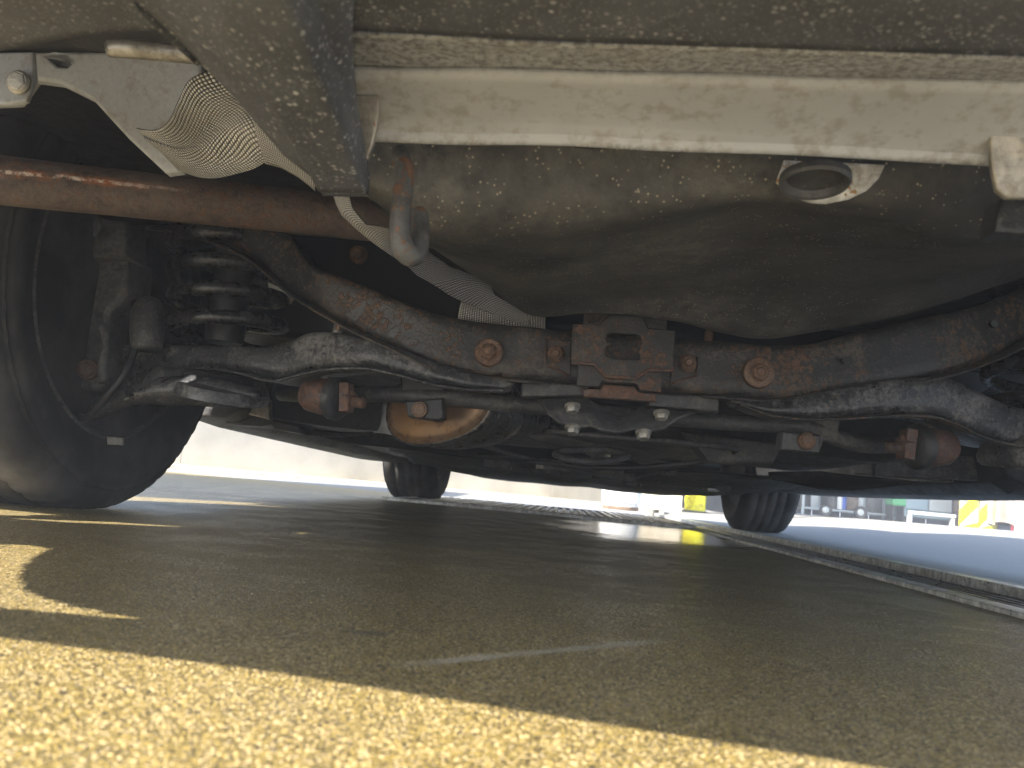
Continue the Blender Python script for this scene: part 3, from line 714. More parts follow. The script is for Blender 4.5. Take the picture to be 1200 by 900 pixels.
plate('side_flange', [[(788, 419), (817, 416), (816, 440), (785, 451), (787, 435)]], .944, .005, BRK, brk, .0012)
strip('flange_edge', [(817, 418, .943), (816, 440, .943), (785, 450, .943)], .004, .003, RUBR, brk, 1)
bolt('bolt', at(652, 415, .942), (0, -1, -.08), .0082, RUSTB, brk, stud=.008)
bolt('bolt', at(805, 426, .942), (0, -1, -.08), .0086, RUSTB, brk, stud=.008)

# ---- lower grey stamped bracket with four bolts
plate('support_plate', [[(611, 445), (690, 451), (690, 464), (611, 465)]], .955, .03, DARKG, car, .003)
plate('support_plate', [[(760, 459), (843, 465), (843, 483), (760, 476)]], .955, .03, DARKG, car, .003)
gA = [(630, 468), (660, 466), (686, 467), (700, 476), (713, 486), (728, 490), (740, 485), (752, 476), (775, 476), (806, 479), (818, 483)]
gB = [(645, 486), (655, 496), (675, 502), (692, 500), (705, 505), (724, 508), (742, 504), (758, 506), (778, 504), (792, 492), (806, 485)]
stamped = ribbon('stamped_bracket', [(*q, .985) for q in gA], [(*q, .955) for q in gB], DARKG, 60, 14, (1, 1), .006, wobble=(.0012, 30, 9))
stamped.modifiers[0].thickness = .004
for q in ((671, 476), (671, 501), (775, 484), (754, 507)):
    bolt('bolt', at(q[0], q[1]-2, .955), (.05, -.35, -1), .0076, ZINC, stamped, stud=.0, h=.010)

# ---- lower control arms
armL = beam('lower_control_arm', [((120, 404), (130, 470), 1.06, .09), ((160, 403), (165, 462), 1.05, .10), ((200, 403), (205, 440), 1.035, .11), ((245, 404), (248, 432), 1.02, .12), ((290, 405), (292, 438), 1.0, .12), ((318, 404), (322, 444), .99, .11), ((340, 398), (345, 442), .98, .10), ((365, 388), (370, 434), .965, .09), ((395, 389), (400, 432), .95, .08), ((430, 396), (432, 431), .94, .075), ((470, 408), (468, 438), .935, .07), ((510, 424), (506, 448), .932, .065), ((550, 436), (548, 455), .93, .06), ((590, 446), (586, 456), .932, .06), ((600, 449), (597, 454), .936, .05)], ARM, car, n=5, bulge=.003, rad=.009, crown=.002)
strip('arm_flange', [(172, 442, 1.03), (205, 434, 1.02), (248, 432, 1.0), (285, 438, .985), (322, 447, .975), (350, 441, .965), (385, 434, .945), (432, 433, .928), (468, 440, .925), (506, 450, .922), (548, 457, .922), (590, 458, .925)], .030, .0035, ARM, armL, 5, -.1)
armR = beam('lower_control_arm', [((858, 467), (862, 473), .936, .05), ((895, 468), (898, 486), .932, .06), ((940, 462), (942, 490), .93, .06), ((1000, 450), (1000, 489), .935, .07), ((1050, 443), (1050, 486), .94, .08), ((1090, 441), (1088, 487), .95, .085), ((1120, 444), (1116, 495), .96, .09), ((1150, 458), (1144, 509), .975, .10), ((1185, 474), (1180, 519), .99, .11), ((1230, 482), (1226, 524), 1.01, .12), ((1300, 486), (1300, 530), 1.03, .1)], ARM, car, n=5, bulge=.003, rad=.009, crown=.002)
strip('arm_flange', [(866, 474, .926), (900, 487, .922), (945, 491, .92), (1000, 490, .925), (1050, 487, .93), (1088, 489, .94), (1116, 497, .95), (1144, 511, .965), (1180, 521, .98), (1230, 527, 1.0)], .030, .0035, STEEL, armR, 5, -.1)
# spring seat cups
def seat(px, py, Y, r, parent):
    c = at(px, py, Y)
    lathe('spring_seat', [(r*.55, .002), (r*.62, -.002), (r*.93, -.006), (r*1.0, -.002), (r*1.03, .006), (r*.98, .018), (r*.9, .030), (r*.8, .036)], c, (.03, -.10, 1), ARM, parent, 48)
    return c
seat(240, 466, 1.06, .082, armL); seat(1225, 548, 1.03, .072, armR)
def saddle(u, t):
    a = [(158, 468, .99), (165, 455, .985), (185, 444, .98), (225, 440, .975), (270, 446, .975), (305, 458, .985), (312, 466, 1.0)]
    b = [(152, 472, 1.0), (170, 473, .99), (195, 474, .985), (235, 475, .985), (275, 476, .985), (305, 472, .99), (312, 468, 1.0)]
    i = u*6; k = min(5, int(i)); p = at(*a[k]).lerp(at(*a[k+1]), i-k).lerp(at(*b[k]).lerp(at(*b[k+1]), i-k), t); p.y -= .018*math.sin(PI*t); return p
grid('seat_skirt', saddle, 40, 10, ARM, armL, solid=.003, wobble=(.001, 30, 1))
lathe('seat_mouth', [(.050, .014), (.053, .006), (.053, .0), (.050, -.002), (.046, .0), (.043, .012), (.030, .016), (0, .016)], at(255, 467, .985), (.12, -.16, 1), ARM, armL, 44)
plate('arm_eye', [[(100, 406), (160, 404), (185, 430), (165, 466), (135, 472), (105, 460)]], 1.06, .05, DARKG, armL, .006)

# ---- coil springs, towers, shock
def coil(cx, cy, Y, h_px0, h_px1, r, turns, wire, parent):
    c0 = at(cx, h_px1, Y); c1 = at(cx, h_px0, Y); P = []
    n = int(turns*20)
    for i in range(n+1):
        a = 2*PI*turns*i/n; p = c0.lerp(c1, i/n); P.append(p+Vector((math.cos(a)*r, math.sin(a)*r, 0)))
    return tube('coil_spring', P, wire, SPR, parent, 12, 1)
SPR = weathered('black_spring_paint', (.022, .022, .024), (.1, .06, .04), .7, dust=(.1, .095, .09), dust_lo=.60, rough=.28)
spring = coil(268, 0, 1.09, 262, 408, .074, 4.7, .0100, car)
coil(1226, 0, 1.09, 330, 496, .068, 4.4, .0088, car)
lathe('bump_stop', [(.026, 0), (.028, .03), (.024, .05), (.030, .07), (.025, .09), (.032, .12), (.032, .2)], at(262, 402, 1.09), (0, 0, 1), DARK, car, 28)
lathe('bump_stop', [(.026, 0), (.028, .03), (.024, .05), (.030, .07), (.025, .09), (.032, .12), (.032, .2)], at(1226, 490, 1.09), (0, 0, 1), DARK, car, 28)
lathe('spring_tower', [(.085, 0), (.085, .012), (.075, .03), (.07, .10)], at(264, 272, 1.1), (0, 0, 1), DARK, car, 40)
lathe('spring_tower', [(.085, 0), (.085, .012), (.075, .03), (.07, .10)], at(1230, 335, 1.1), (0, 0, 1), DARK, car, 40)
lab = plate('sticker', [[(314, 331), (326, 336), (338, 343), (345, 349), (341, 357), (333, 353), (327, 344), (315, 342)]], 1.12, .001, LABELM, spring, .0002); lab['label'] = 'pale paper sticker on the coil'
lathe('shock_absorber', [(.0, -.002), (.012, 0), (.019, .012), (.021, .03), (.021, .07), (.019, .075), (.019, .25)], at(172, 392, 1.02)-Vector((0, 0, .012)), (-.02, .25, 1), RUBR, car, 28) if False else None
tube('shock_absorber', [at(172, 410, 1.02), at(172, 390, 1.02), at(173, 372, 1.025), at(175, 362, 1.035), at(177, 357, 1.05)], [.019, .0215, .0215, .019, .008], DARKG, car, 22, 4)
tube('shock_body', [at(200, 405, 1.18), at(205, 300, 1.2), at(215, 200, 1.25)], .024, DARK, car, 20, 2)

# ---- hub carrier and brake behind the left wheel
KNU = weathered('cast_grey_iron', (.075, .075, .076), (.13, .075, .045), .57, dust=(.2, .185, .165), dust_lo=.54, rough=.55)
kn = plate('hub_carrier', [[(78, 300), (112, 292), (150, 300), (148, 345), (128, 365), (126, 395), (130, 440), (118, 455), (98, 458), (76, 446), (80, 400), (72, 350)]], 1.02, .07, KNU, car, .008)
plate('carrier_upper', [[(54, 262), (90, 250), (146, 258), (147, 300), (110, 303), (70, 296), (52, 290)]], 1.0, .06, KNU, kn, .008)
bolt('bolt', at(103, 433, 1.012), (.3, -1, -.1), .0095, RUBR, kn, washer=.014, h=.008)
bolt('bolt', at(104, 264, .996), (.2, -1, -.1), .011, KNU, kn, washer=.018, h=.006)
bolt('bolt', at(62, 320, 1.0), (.3, -1, 0), .009, KNU, kn, washer=.012)
tube('carrier_rib', [at(118, 382, 1.01), at(124, 400, 1.01), at(120, 430, 1.01), at(122, 448, 1.01)], .006, KNU, kn, 12, 4)
tube('carrier_boss', [at(48, 345, 1.0), at(75, 345, 1.02), at(110, 348, 1.06)], [.022, .022, .02], KNU, kn, 20, 3)
lathe('brake_disc', [(.07, -.012), (.125, -.012), (.135, -.008), (.135, .008), (.125, .012), (.03, .012)], (-.79, RW, TR), (1, 0, 0), DARK, car, 48)
lathe('brake_backplate', [(.03, .04), (.10, .038), (.128, .030), (.140, .018), (.144, .0)], (-.79, RW, TR), (1, 0, 0), DARK, car, 48)
plate('brake_pipe_bracket', [[(150, 285), (200, 275), (205, 330), (190, 400), (160, 400), (165, 330)]], 1.13, .03, DARK, car, .004)
tube('brake_hose', [at(150, 330, 1.06), at(160, 380, 1.03), at(150, 430, 1.0), at(120, 470, 1.0), at(100, 490, 1.02), at(80, 480, 1.05)], .0055, DARK, car, 12, 5)
plate('wheel_weight', [[(124, 511), (143, 513), (143, 522), (125, 521)]], 1.045, .006, ZINC, wl, .0015)
tube('toe_link', [at(150, 465, 1.05), at(110, 480, 1.06), at(75, 492, 1.08)], [.012, .014, .010], DARKG, car, 16, 4)

# ---- stabiliser bar, bushes and drop links
bar = tube('stabiliser_bar', [at(330, 462, 1.20), at(390, 464, 1.10), at(450, 462, 1.06), at(520, 466, 1.05), at(600, 474, 1.05), at(720, 484, 1.05), at(840, 494, 1.05), at(940, 500, 1.05), at(985, 515, 1.06), at(1020, 522, 1.08), at(1080, 520, 1.18)], .0105, DARKG, car, 18, 6)
def bush(pts, Y, bx, by, mm):
    o = plate('bush_clamp', [pts], Y, .03, mm, bar, .003); bolt('bolt', at(bx, by, Y-.002), (0, -1, 0), .0072, RUSTB, bar, washer=.011, h=.005); return o
bush([(474, 470), (519, 466), (520, 490), (512, 493), (478, 488)], 1.025, 492, 480, DARK)
plate('bush_bracket', [[(468, 440), (522, 446), (519, 470), (472, 470)]], 1.045, .03, DARK, bar, .003)
bush([(917, 505), (962, 510), (961, 531), (915, 527)], 1.025, 945, 517, DARKG)
plate('bush_bracket', [[(915, 485), (985, 492), (982, 512), (966, 516), (960, 532), (950, 528), (918, 520)]], 1.045, .03, DARKG, bar, .003)
def droplink(px, py, Y, sgn):
    c = at(px, py, Y); ax = Vector((sgn, -.35, -.10)).normalized()
    lk = lathe('drop_link', [(.008, -.038), (.017, -.036), (.021, -.030), (.023, -.012), (.023, .0), (.020, .004)], c, ax, RUBR, car, 30)
    lathe('rubber_boot', [(.024, .004), (.027, .006), (.0275, .013), (.025, .017), (.020, .02)], c, ax, DARK, lk, 28)
    v, f = join_vf([box_vf(c+ax*.026+Vector((0, 0, .003)), (.012, .026, .036), Matrix.Rotation(-.1*sgn, 3, 'Y')), lathe_vf([(.015, .026), (.0145, .034), (.011, .037)], c, ax, 6), lathe_vf([(.0075, .034)]+[(.0072 if k % 2 else .0064, .036+.0012*k) for k in range(14)]+[(.004, .054), (0, .054)], c, ax, 14)])
    n = mesh('link_nut', v, f, RUBR, lk, bevel=.003)
    tube('link_rod', [c-ax*.01, c-ax*.012+Vector((.0, .012, .035)), c+Vector((-.004*sgn, .02, .10))], [.010, .007, .007], ZINC, lk, 12, 4)
droplink(386, 466, 1.0, 1); droplink(1084, 524, 1.0, -1)

# ---- muffler
mc = at(511, 474, 1.10); axm = Vector((.50, .86, -.035)).normalized(); sd = axm.cross(Vector((0, 0, 1))).normalized(); upm = sd.cross(axm)
def oval(c, a, b, n=48, tilt=.18):
    out = []
    for k in range(n):
        t = 2*PI*k/n; ct, s_ = math.cos(t), math.sin(t); m_ = (abs(ct)**2.4+abs(s_)**2.4)**(-1/2.4)
        x, z = ct*m_*a, s_*m_*b; out.append(c+sd*(x*math.cos(tilt)-z*math.sin(tilt))+upm*(x*math.sin(tilt)+z*math.cos(tilt)))
    return out
def loft(name, rings, mm, parent, cap0=True, cap1=True):
    n = len(rings[0]); v = [p for r in rings for p in r]; f = []
    for i in range(len(rings)-1):
        for k in range(n): f.append((i*n+k, i*n+(k+1) % n, (i+1)*n+(k+1) % n, (i+1)*n+k))
    if cap0: f.append(tuple(range(n)))
    if cap1: f.append(tuple(range((len(rings)-1)*n, len(rings)*n)))
    return mesh(name, v, f, mm, parent, True)
A, B = .092, .053
muf = loft('muffler', [oval(mc+axm*d, A*s_, B*s_) for d, s_ in ((.004, .97), (0, 1.0), (.006, 1.035), (.014, 1.03), (.02, .995), (.055, .985), (.085, .94), (.11, .84), (.125, .66), (.132, .4))], MUFB, car)
cap = loft('end_cap', [oval(mc+axm*d, A*s_, B*s_) for d, s_ in ((.002, .985), (.006, .955), (.004, .93), (-.002, .89), (-.005, .8), (-.0055, .5), (-.006, .1))], MUF, muf)
cap.data.materials[0] = MUF
for px, py, dx, dy in ((462, 478, 12, -3), (490, 505, 5, 10), (512, 500, 8, 10), (478, 500, 4, 4)):
    p = at(px, py, 1.068); q = at(px+dx, py-dy, 1.068)
tube('inlet_pipe', [mc+axm*.12, mc+axm*.3+Vector((0, 0, .02)), Vector((.02, 2.0, .19)), Vector((.03, 2.9, .18))], .024, MUFB, car, 20, 5)

# ---- fuel tank / floor underneath, straps
def under(name, pts, zf, mm, nx=24, ny=24, amp=.004):
    (x0, x1), (y0, y1) = pts
    return grid(name, lambda u, t: (lerp(x0, x1, u), lerp(y0, y1, t), zf(lerp(x0, x1, u), lerp(y0, y1, t))), nx, ny, mm, car, solid=.004, off=-1, wobble=(amp, 6, 3))
box('floor_pan', (0, 2.55, .33), (1.42, 2.3, .02), DARK, car)
def tank_z(x, y):
    e = min(smooth(-.36, -.24, x)*smooth(.62, .46, x)*smooth(1.24, 1.36, y)*smooth(2.0, 1.86, y), 1); return .32-.135*e
under('fuel_tank', ((-.38, .64), (1.22, 2.02)), tank_z, DARK, 50, 46, .003)
under('underbody_tray', ((-.60, .62), (2.05, 3.95)), lambda x, y: .172-.042*smooth(2.1, 2.9, y)+.004*math.sin(x*23)*smooth(.4, 0, abs(x))+.004*math.sin(y*17)+.02*smooth(.4, .6, abs(x)), DARK, 60, 60, .006)
ribbon('tank_strap', [(590, 485, 1.30), (604, 502, 1.30), (625, 516, 1.31), (660, 524, 1.34), (700, 528, 1.40), (740, 540, 1.55), (760, 546, 1.8)], [(617, 485, 1.31), (632, 500, 1.30), (655, 511, 1.31), (690, 518, 1.34), (735, 523, 1.40), (770, 538, 1.55), (790, 544, 1.8)], STRAP, 40, 8, (1, 1), .002)
tube('strap_loop', [at(650, 532, 1.33), at(665, 538, 1.31), at(690, 541, 1.31), at(715, 540, 1.33), at(735, 534, 1.36), at(715, 528, 1.37), at(680, 527, 1.35), at(655, 529, 1.33)], .006, DARKG, car, 10, 4)
plate('tank_bracket', [[(800, 505), (920, 520), (905, 545), (830, 542)]], 1.30, .05, DARKG, car, .006)
tube('brake_line', [at(640, 505, 1.18), at(720, 512, 1.15), at(810, 520, 1.18), at(860, 530, 1.3), at(780, 552, 1.9), at(740, 562, 2.4)], .004, DARKG, car, 10, 6)
tube('fuel_line', [at(620, 540, 1.5), at(700, 548, 1.45), at(790, 545, 1.4), at(880, 530, 1.35), at(930, 515, 1.3)], .005, DARK, car, 10, 6)
for i in range(16):
    x = random.uniform(-.35, .45); y = random.uniform(1.9, 3.2)
    box('floor_clip', (x, y, .135+.02*random.random()), (random.uniform(.02, .08), random.uniform(.02, .06), random.uniform(.012, .03)), random.choice([DARK, DARKG, DARKG, ZINC]), car, .003, Matrix.Rotation(random.uniform(-.6, .6), 3, 'Z'))
tube('hand_brake_cable', [at(560, 520, 1.35), at(610, 535, 1.5), at(680, 552, 1.9), at(745, 566, 2.5)], .0045, DARKG, car, 10, 6)

# ---- sills
SILL = weathered('black_sill', (.012, .012, .0125), (.06, .04, .03), .7, dust=(.06, .055, .05), dust_lo=.56, rough=.42)
def sill(sx, pts):
    v, f = [], []
    for (y, xo, xi, zb, zt) in pts:
        v += [(sx*xo, y, zb+.025), (sx*(xo-.012), y, zb+.004), (sx*(xo-.03), y, zb), (sx*(xi+.03), y, zb+.002), (sx*xi, y, zb+.02), (sx*(xi-.03), y, zt), (sx*xo, y, zt+.02)]
    for i in range(len(pts)-1):
        for k in range(7): f.append((i*7+k, i*7+(k+1) % 7, (i+1)*7+(k+1) % 7, (i+1)*7+k))
    f.append(tuple(range(7))); f.append(tuple(range((len(pts)-1)*7, len(pts)*7)))
    return mesh('side_sill', v, f, SILL, car, bevel=.004)
sill(-1, [(1.56, .86, .71, .168, .30), (1.75, .865, .70, .158, .32), (2.4, .87, .70, .15, .32), (3.0, .87, .69, .143, .32), (3.22, .86, .67, .145, .32)])
sill(1, [(1.535, .88, .735, .172, .30), (1.56, .885, .72, .155, .30), (1.9, .89, .70, .152, .32), (2.5, .89, .69, .155, .32), (3.0, .88, .69, .16, .32), (3.22, .87, .68, .165, .32)])
plate('jack_point', [[(265, 485), (310, 490), (350, 500), (352, 508), (322, 503), (318, 498), (306, 500), (264, 497)]], 1.62, .05, SILL, car, .002)
plate('sill_clip', [[(288, 470), (315, 468), (316, 492), (292, 486)]], 1.60, .02, ZINC, car, .003)
plate('inner_skirt', [[(316, 440), (450, 455), (445, 497), (440, 505), (380, 500), (316, 490)]], 1.66, .02, DARK, car, .004)
ribbon('floor_flange', [(318, 498, 1.7), (360, 505, 1.8), (400, 508, 1.9), (436, 505, 1.95)], [(318, 502, 1.68), (360, 511, 1.78), (400, 513, 1.88), (440, 509, 1.94)], ZINC, 30, 3, (1, 1), .001)
def dish(pts_a, pts_b, name, mm): return ribbon(name, pts_a, pts_b, mm, 36, 8, (1, 1), -.01)
dish([(355, 500, 2.0), (400, 506, 2.0), (450, 508, 2.0), (500, 520, 2.0), (560, 530, 2.0)], [(370, 510, 1.95), (410, 520, 1.95), (450, 524, 1.95), (500, 530, 1.95), (560, 538, 1.95)], 'floor_dish', DARKG)
dish([(900, 553, 1.75), (960, 552, 1.7), (1010, 558, 1.68), (1060, 562, 1.66), (1080, 562, 1.66)], [(905, 562, 1.7), (960, 573, 1.66), (1000, 575, 1.64), (1045, 570, 1.64), (1080, 564, 1.65)], 'floor_dish', DARK)
plate('inner_skirt', [[(1025, 540), (1190, 532), (1190, 565), (1110, 562), (1025, 558)]], 1.60, .02, DARKG, car, .004)
ribbon('floor_flange', [(1000, 554, 1.62), (1060, 558, 1.62), (1115, 562, 1.6)], [(1000, 556, 1.61), (1070, 563, 1.6), (1118, 565, 1.59)], ZINC, 20, 3, (1, 1), .001)

# ---- wheel arch liners
for sx, yw in ((-1, RW), (1, RW), (-1, FWY), (1, FWY)):
    v, f = [], []
    n = 24
    for i in range(n+1):
        a = (PI*(i/n)*1.06-.09) if yw != RW else math.radians(20+(108-20)*i/n); r = .395
        for x in (.66 if yw == RW else .46, .68 if yw == RW else .50, .86): 
            rr = r*.6 if x < .49 else r
            v.append((sx*x, yw+math.cos(a)*rr, TR+math.sin(a)*rr))
    for i in range(n):
        for k in range(2): f.append((i*3+k, (i+1)*3+k, (i+1)*3+k+1, i*3+k+1))
    f.append(tuple(i*3 for i in range(n+1)))
    if yw == RW: f = f[:-1]
    mesh('arch_liner', v, f, DARK, car, True)

# ------------------------------------------------------------------ surroundings
def gp(px, py):
    """ground point seen at a pixel (walks the ray onto the uneven ground)"""
    d = ray(px, py).normalized(); t = .3
    while t < 60:
        p = CAM+d*t
        if p.z <= ground_z(p.x, p.y): return p
        t += .01
    return CAM+d*30
# low white wall on the left
W0, W1 = Vector((-3.9, 4.45, 0)), Vector((1.05, 8.0, 0))
dv = (W1-W0).normalized(); nv = Vector((dv.y, -dv.x, 0))
wall = thing('boundary_wall', 'long low white rendered wall with a pale plinth beyond the left wheels', 'wall', (W0.x, W0.y, 0))
def slab(name, o, a, b, z0, z1, th, mm, parent, bevel=.004):
    p0 = W0+dv*a+nv*o; p1 = W0+dv*b+nv*o
    v = [Vector((q.x, q.y, z))-nv*k for k in (0, th) for q in (p0, p1) for z in (z0, z1)]
    return mesh(name, v, [(0, 2, 3, 1), (4, 5, 7, 6), (0, 1, 5, 4), (2, 6, 7, 3), (0, 4, 6, 2), (1, 3, 7, 5)], mm, parent, bevel=bevel)
Lw = (W1-W0).length
for i in range(4):
    slab('wall_panel', 0, i*Lw/4+.001, (i+1)*Lw/4-.001, 0, 1.1, .15, WALL, wall)
slab('coping', .02, 0, Lw, 1.102, 1.16, .19, WALL, wall)
v, f = box_vf((-3.15, .9, 1.6), (.15, 4.2, 3.2)); mesh('added_shade_panel', v, f, WALL, wall, bevel=.01)  # out-of-view panel added to shade the ground left of the car
KERB = weathered('pale_kerb', (.55, .48, .34), (.3, .25, .15), .7, dust=(.35, .3, .2), dust_lo=.55, rough=.7, sc=.2)
slab('plinth', .12, 0, Lw, 0, .045, .118, KERB, wall, .012)

# yellow bollard
def bollard(p, r, h, label, stripes=False):
    b = thing('bollard', label, 'bollard', p)
    lathe('post', [(r, 0), (r, h-.05), (r*.92, h-.02), (r*.6, h-.003), (0, h)], p, (0, 0, 1), YEL, b, 32)
    lathe('base_ring', [(r*1.25, 0), (r*1.25, .006), (r*1.03, .012)], p, (0, 0, 1), DARKG, b, 32)
    return b
p = gp(814, 600); p.z = ground_z(p.x, p.y)
bollard(p, .085, 1.0, 'plain bright yellow round bollard between pale carton and front right tyre')
# striped square post
GREYS = mat('grey_stripe_paint', (.30, .31, .28), .5); GRN = mat('green_plastic', (.05, .30, .12), .45)
def on(px, py, Y):
    q = at(px, py, Y); q.z = ground_z(q.x, q.y); return q
p = on(1146, 617, 7.0)
sp = thing('hazard_post', 'square post with diagonal yellow and grey hazard stripes on the right', 'post', p)
hw, H = .098, 1.1; rz = Matrix.Rotation(.38, 3, 'Z')
for fi in range(4):
    R = Matrix.Rotation(fi*PI/2, 3, 'Z') @ Matrix.Rotation(.38, 3, 'Z')
    k = 0; z = -.25
    while z < H:
        def cl(x, zz): return Vector((x, -hw, max(0, min(H, zz))))
        q = [cl(-hw, z), cl(hw, z+.17), cl(hw, z+.30), cl(-hw, z+.13)]
        if not (fi == 0 and False) and max(c.z for c in q) > min(c.z for c in q):
            vv = [p+R @ c for c in q]+[p+R @ (c+Vector((0, .012, 0))) for c in q]
            mesh('stripe', vv, [(0, 1, 2, 3), (4, 7, 6, 5), (0, 4, 5, 1), (1, 5, 6, 2), (2, 6, 7, 3), (3, 7, 4, 0)], YEL if k % 2 == 0 else GREYS, sp)
        z += .13; k += 1
box('core', p+Vector((0, 0, H/2)), (hw*1.9, hw*1.9, H), YEL, sp, .002, Matrix.Rotation(.38, 3, 'Z'))
# draped cart
def m_cloth(name, a, b):
    m = mat(name, a, .45); k = NT(m); k.color(k.mix(k.ramp(k.noise(6, 4, .6), .4, .65), a, b)); return m
SHEET = m_cloth('cream_plastic_sheet', (.20, .155, .12), (.34, .30, .27)); REDM = mat('red_frame', (.5, .05, .07), .4)
p = on(1195, 622, 6.9)
ct = thing('covered_cart', 'cart covered by a cream plastic sheet with a red panel on the far right', 'cart', p)
def drape(u, t):
    a = u*2*PI; r = (.20+.03*math.sin(a*9)+.016*math.sin(a*17+1))*(1+.25*(1-t)); zz = .05+.75*t+.015*math.sin(a*7)*(1-t)
    if t > .9: r *= (1-t)/.1*.9+.1
    return p+Vector((math.cos(a)*r*1.05, math.sin(a)*r, zz))
grid('sheet', drape, 120, 20, SHEET, ct)
for sx in (-1, 1):
    for sy in (-1, 1): tube('leg', [p+Vector((sx*.12, sy*.12, 0)), p+Vector((sx*.12, sy*.12, .3))], .012, REDM, ct, 10, 1)
box('red_panel', p+Vector((.12, -.20, .44)), (.24, .012, .30), REDM, ct, .004)
# workshop shed with shelves
shed_p = Vector((2.6, 8.2, ground_z(2.6, 8.2)))
shed = thing('workshop_shed', 'dark open workshop lean-to with corrugated back behind the right sill', 'shed', shed_p)
SHEDW = weathered('grimy_dark_sheet', (.05, .05, .05), (.14, .09, .06), .6, dust=(.13, .12, .11), dust_lo=.52, rough=.6, sc=.15)
for i in range(24):
    x = 1.1+i*.14; z0 = ground_z(x, 8.5)
    box('wall_sheet', (x, 8.5+.012*(i % 2), z0+.85), (.136, .02, 1.7), SHEDW, shed, .004)
box('shade_roof', (2.4, 7.3, 1.72), (4.6, 2.6, .05), SHEDW, shed)  # unseen roof, set low and forward so the shelves fall in shade
for x in (1.33, 4.35): box('post', (x, 6.1, .85), (.08, .08, 1.7), SHEDW, shed)
# rack
def item(name, label, cat, p, group=None): return thing(name, label, cat, p, group)
LGREY = mat('light_grey_steel', (.42, .46, .48), .4, .2); BLUEG = mat('blue_grey_steel', (.20, .28, .33), .45); BROWN = weathered('brown_board', (.13, .09, .06), (.1, .06, .03), .6, dust=(.2, .16, .12), dust_lo=.55, rough=.6, sc=.2)
BLUEM = mat('blue_rubber', (.06, .13, .5), .5); BLKM = mat('black_plastic', (.02, .02, .02), .5); WHT = mat('white_plastic', (.75, .75, .73), .4)
def frame(name, label, x0, x1, Y, h, mm, parts=()):
    pa, pb = on(x0, 610, Y), on(x1, 610, Y); c = (pa+pb)/2; wd = (pb-pa).length; z = c.z
    t = thing(name, label, 'rack', c)
    for sx in (-1, 1):
        for sy in (0, 1): box('upright', (c.x+sx*wd/2, Y+.3*sy, z+h/2), (.025, .025, h), mm, t)
    for k in range(3): box('shelf', (c.x, Y+.15, z+.06+k*.36), (wd, .3, .02), mm, t)
    return t, c, wd, z
r1, c, wd, z = frame('storage_rack', 'low grey storage rack holding canisters behind the right front tyre', 940, 1050, 7.75, 1.1, LGREY)
specs = [(945, .10, .30, BLKM, 'black canister at the left end of the low rack'), (960, .07, .34, LGREY, 'pale grey box-like tin standing beside the black canister'), (984, .045, .20, DARKG, 'dark grey tin in the middle left of the rack'), (992, .035, .24, WHT, 'white tall bottle beside the small blue bottle'), (997, .03, .22, BLUEM, 'small blue bottle right of the white bottle'), (1008, .06, .16, BROWN, 'brown round tin on the rack beside a blue bottle'), (1018, .05, .26, LGREY, 'silver canister right of the brown tin'), (1032, .08, .18, DARKG, 'wide dark tub near the green bin')]
for px, r, h, mm, lb in specs:
    q = on(px, 606, 7.62); q.z += .071
    q.y = 7.84
    t = thing('canister', lb, 'canister', q, 'canisters on the low rack')
    lathe('body', [(r*.9, 0), (r, .01), (r, h*.8), (r*.85, h*.88), (r*.4, h*.93), (r*.4, h*.96)], q, (0, 0, 1), mm, t, 22)
    lathe('cap', [(r*.45, h*.96), (r*.45, h*1.06), (0, h*1.07)], q, (0, 0, 1), WHT if mm is not WHT else BLUEM, t, 16)
# small wheel like rounds leaning in front
for px, lb in ((967, 'small white-hubbed castor wheel left of the bottles'), (1008, 'small white-hubbed castor wheel right of the bottles')):
    q = on(px, 609, 7.5); q.z += .055
    t = thing('castor_wheel', lb, 'wheel', q-Vector((0, 0, .055)), 'castor wheels under the rack')
    lathe('tyre', [(.03, -.015), (.05, -.018), (.055, -.01), (.055, .01), (.05, .018), (.03, .015)], q, (.2, 1, 0), BLKM, t, 28, True)
    lathe('hub', [(0, -.02), (.022, -.018), (.03, -.012), (.03, .012), (0, .014)], q, (.2, 1, 0), LGREY, t, 20)
# green bin
q = on(1049, 611, 7.55)
gb = thing('green_bin', 'green plastic bin on dark legs beside the blue grey cabinet', 'bin', q)
mesh('tub', *box_vf(q+Vector((0, 0, .42)), (.13, .2, .56)), GRN, gb, bevel=.02)
for sx in (-1, 1): box('leg', q+Vector((sx*.045, 0, .07)), (.02, .15, .14), BLKM, gb)
# blue grey cabinet with rail and gloves
q = on(1088, 613, 7.45)
cb = thing('tool_cabinet', 'blue grey steel cabinet with a pale lower rail', 'cabinet', q)
box('carcass', q+Vector((0, .2, .5)), (.40, .36, .90), BLUEG, cb, .01)
box('door', q+Vector((-.10, .008, .52)), (.19, .02, .80), BLUEG, cb, .006); box('door', q+Vector((.10, .008, .52)), (.19, .02, .80), LGREY, cb, .006)
box('lower_rail', q+Vector((0, -.06, .09)), (.40, .03, .03), LGREY, cb, .004)
for sx in (-1, 1): box('foot', q+Vector((sx*.18, -.04, .04)), (.03, .05, .08), LGREY, cb, .004)
g = thing('work_glove', 'blue rubber work gloves hanging on the blue grey cabinet', 'gloves', q+Vector((.0, -.03, .30)))
v, f = [], []
parts = [box_vf(q+Vector((dx, -.03, .42)), (.06, .03, .16)) for dx in (-.015, .055)]
for dx in (-.015, .055):
    for k in range(4): parts.append(box_vf(q+Vector((dx-.022+k*.015, -.03, .31+.01*abs(k-1.5))), (.012, .018, .09)))
    parts.append(box_vf(q+Vector((dx+.036, -.03, .36)), (.012, .018, .07), Matrix.Rotation(-.4, 3, 'Y')))
v, f = join_vf(parts); mesh('glove', v, f, BLUEM, g, bevel=.006)
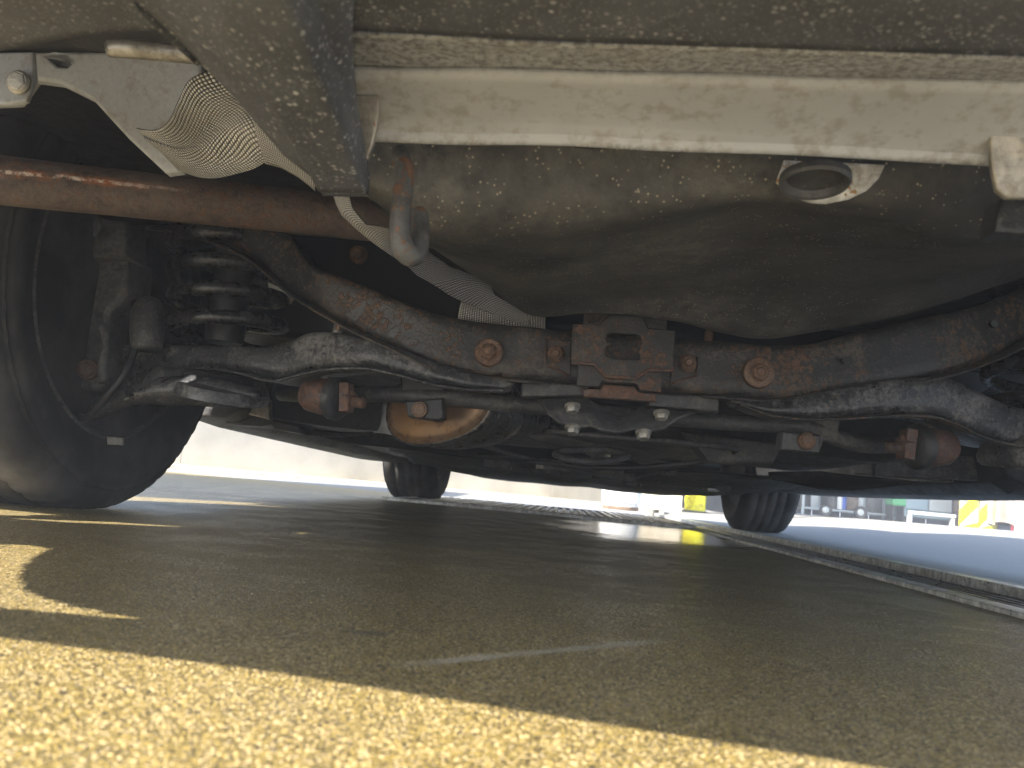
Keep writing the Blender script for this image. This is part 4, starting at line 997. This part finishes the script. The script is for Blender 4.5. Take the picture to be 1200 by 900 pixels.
# brown cupboard
q = on(1124, 615, 7.6)
bc = thing('brown_cupboard', 'narrow brown board cupboard left of the striped post', 'cupboard', q)
for k in range(4): box('plank', q+Vector((-.075+k*.05, 0, .5)), (.047, .25, 1.0), BROWN, bc, .004)
# paint bucket in front of the wall
q = on(727, 597, 5.5)
pb = thing('paint_bucket', 'white plastic bucket with blue and red print near the end of the white wall', 'bucket', q)
lathe('pail', [(.112, .0), (.115, .02), (.145, .34), (.150, .345), (.150, .36), (.142, .36), (.13, .05)], q, (0, 0, 1), WHT, pb, 40)
lathe('base', [(.118, .0), (.119, .022), (.114, .022)], q, (0, 0, 1), BROWN, pb, 40)
def lab_patch(a0, a1, z0, z1, mm):
    v, f = [], []
    for i in range(9):
        a = lerp(a0, a1, i/8)
        for z in (z0, z1):
            r = .1165+(z-.02)*.0938; v.append(q+Vector((math.sin(a)*r, -math.cos(a)*r, z)))
        if i: f.append((2*i-2, 2*i, 2*i+1, 2*i-1))
    mesh('label_patch', v, f, mm, pb)
LB1 = m_cloth('faded_blue_print', (.12, .17, .32), (.5, .52, .56)); LB2 = m_cloth('faded_red_print', (.55, .18, .15), (.7, .6, .58))
lab_patch(.2, .8, .05, .24, LB1); lab_patch(-.25, .12, .12, .26, LB2)
# pale carton
q = on(772, 599, 6.4)
cx_ = thing('carton', 'pale cream carton standing between the bucket and the yellow bollard', 'box', q)
CRT = m_cloth('cream_card', (.55, .47, .33), (.68, .62, .5))
box('side', q+Vector((0, 0, .2)), (.30, .22, .40), CRT, cx_, .004, Matrix.Rotation(.1, 3, 'Z'))
for dx in (-.078, .078): box('flap', q+Vector((dx, 0, .408)), (.15, .22, .006), CRT, cx_, .001, Matrix.Rotation(.1, 3, 'Z'))

# ------------------------------------------------------------------ volume added to lift the blacks, standing in for lens glare
hm = bpy.data.materials.new('lens_veil_volume'); hm.use_nodes = True; hn = hm.node_tree; hn.nodes.clear()
ho = hn.nodes.new('ShaderNodeOutputMaterial'); hv = hn.nodes.new('ShaderNodeVolumePrincipled')
hv.inputs['Color'].default_value = (.86, .91, 1, 1); hv.inputs['Density'].default_value = .028; hv.inputs['Anisotropy'].default_value = 0.0
hn.links.new(hv.outputs[0], ho.inputs['Volume'])
v, f = box_vf((0, 100, 1.2), (820, 1020, 4.4))
mesh('lens_veil_haze', v, f, hm, kind='stuff')
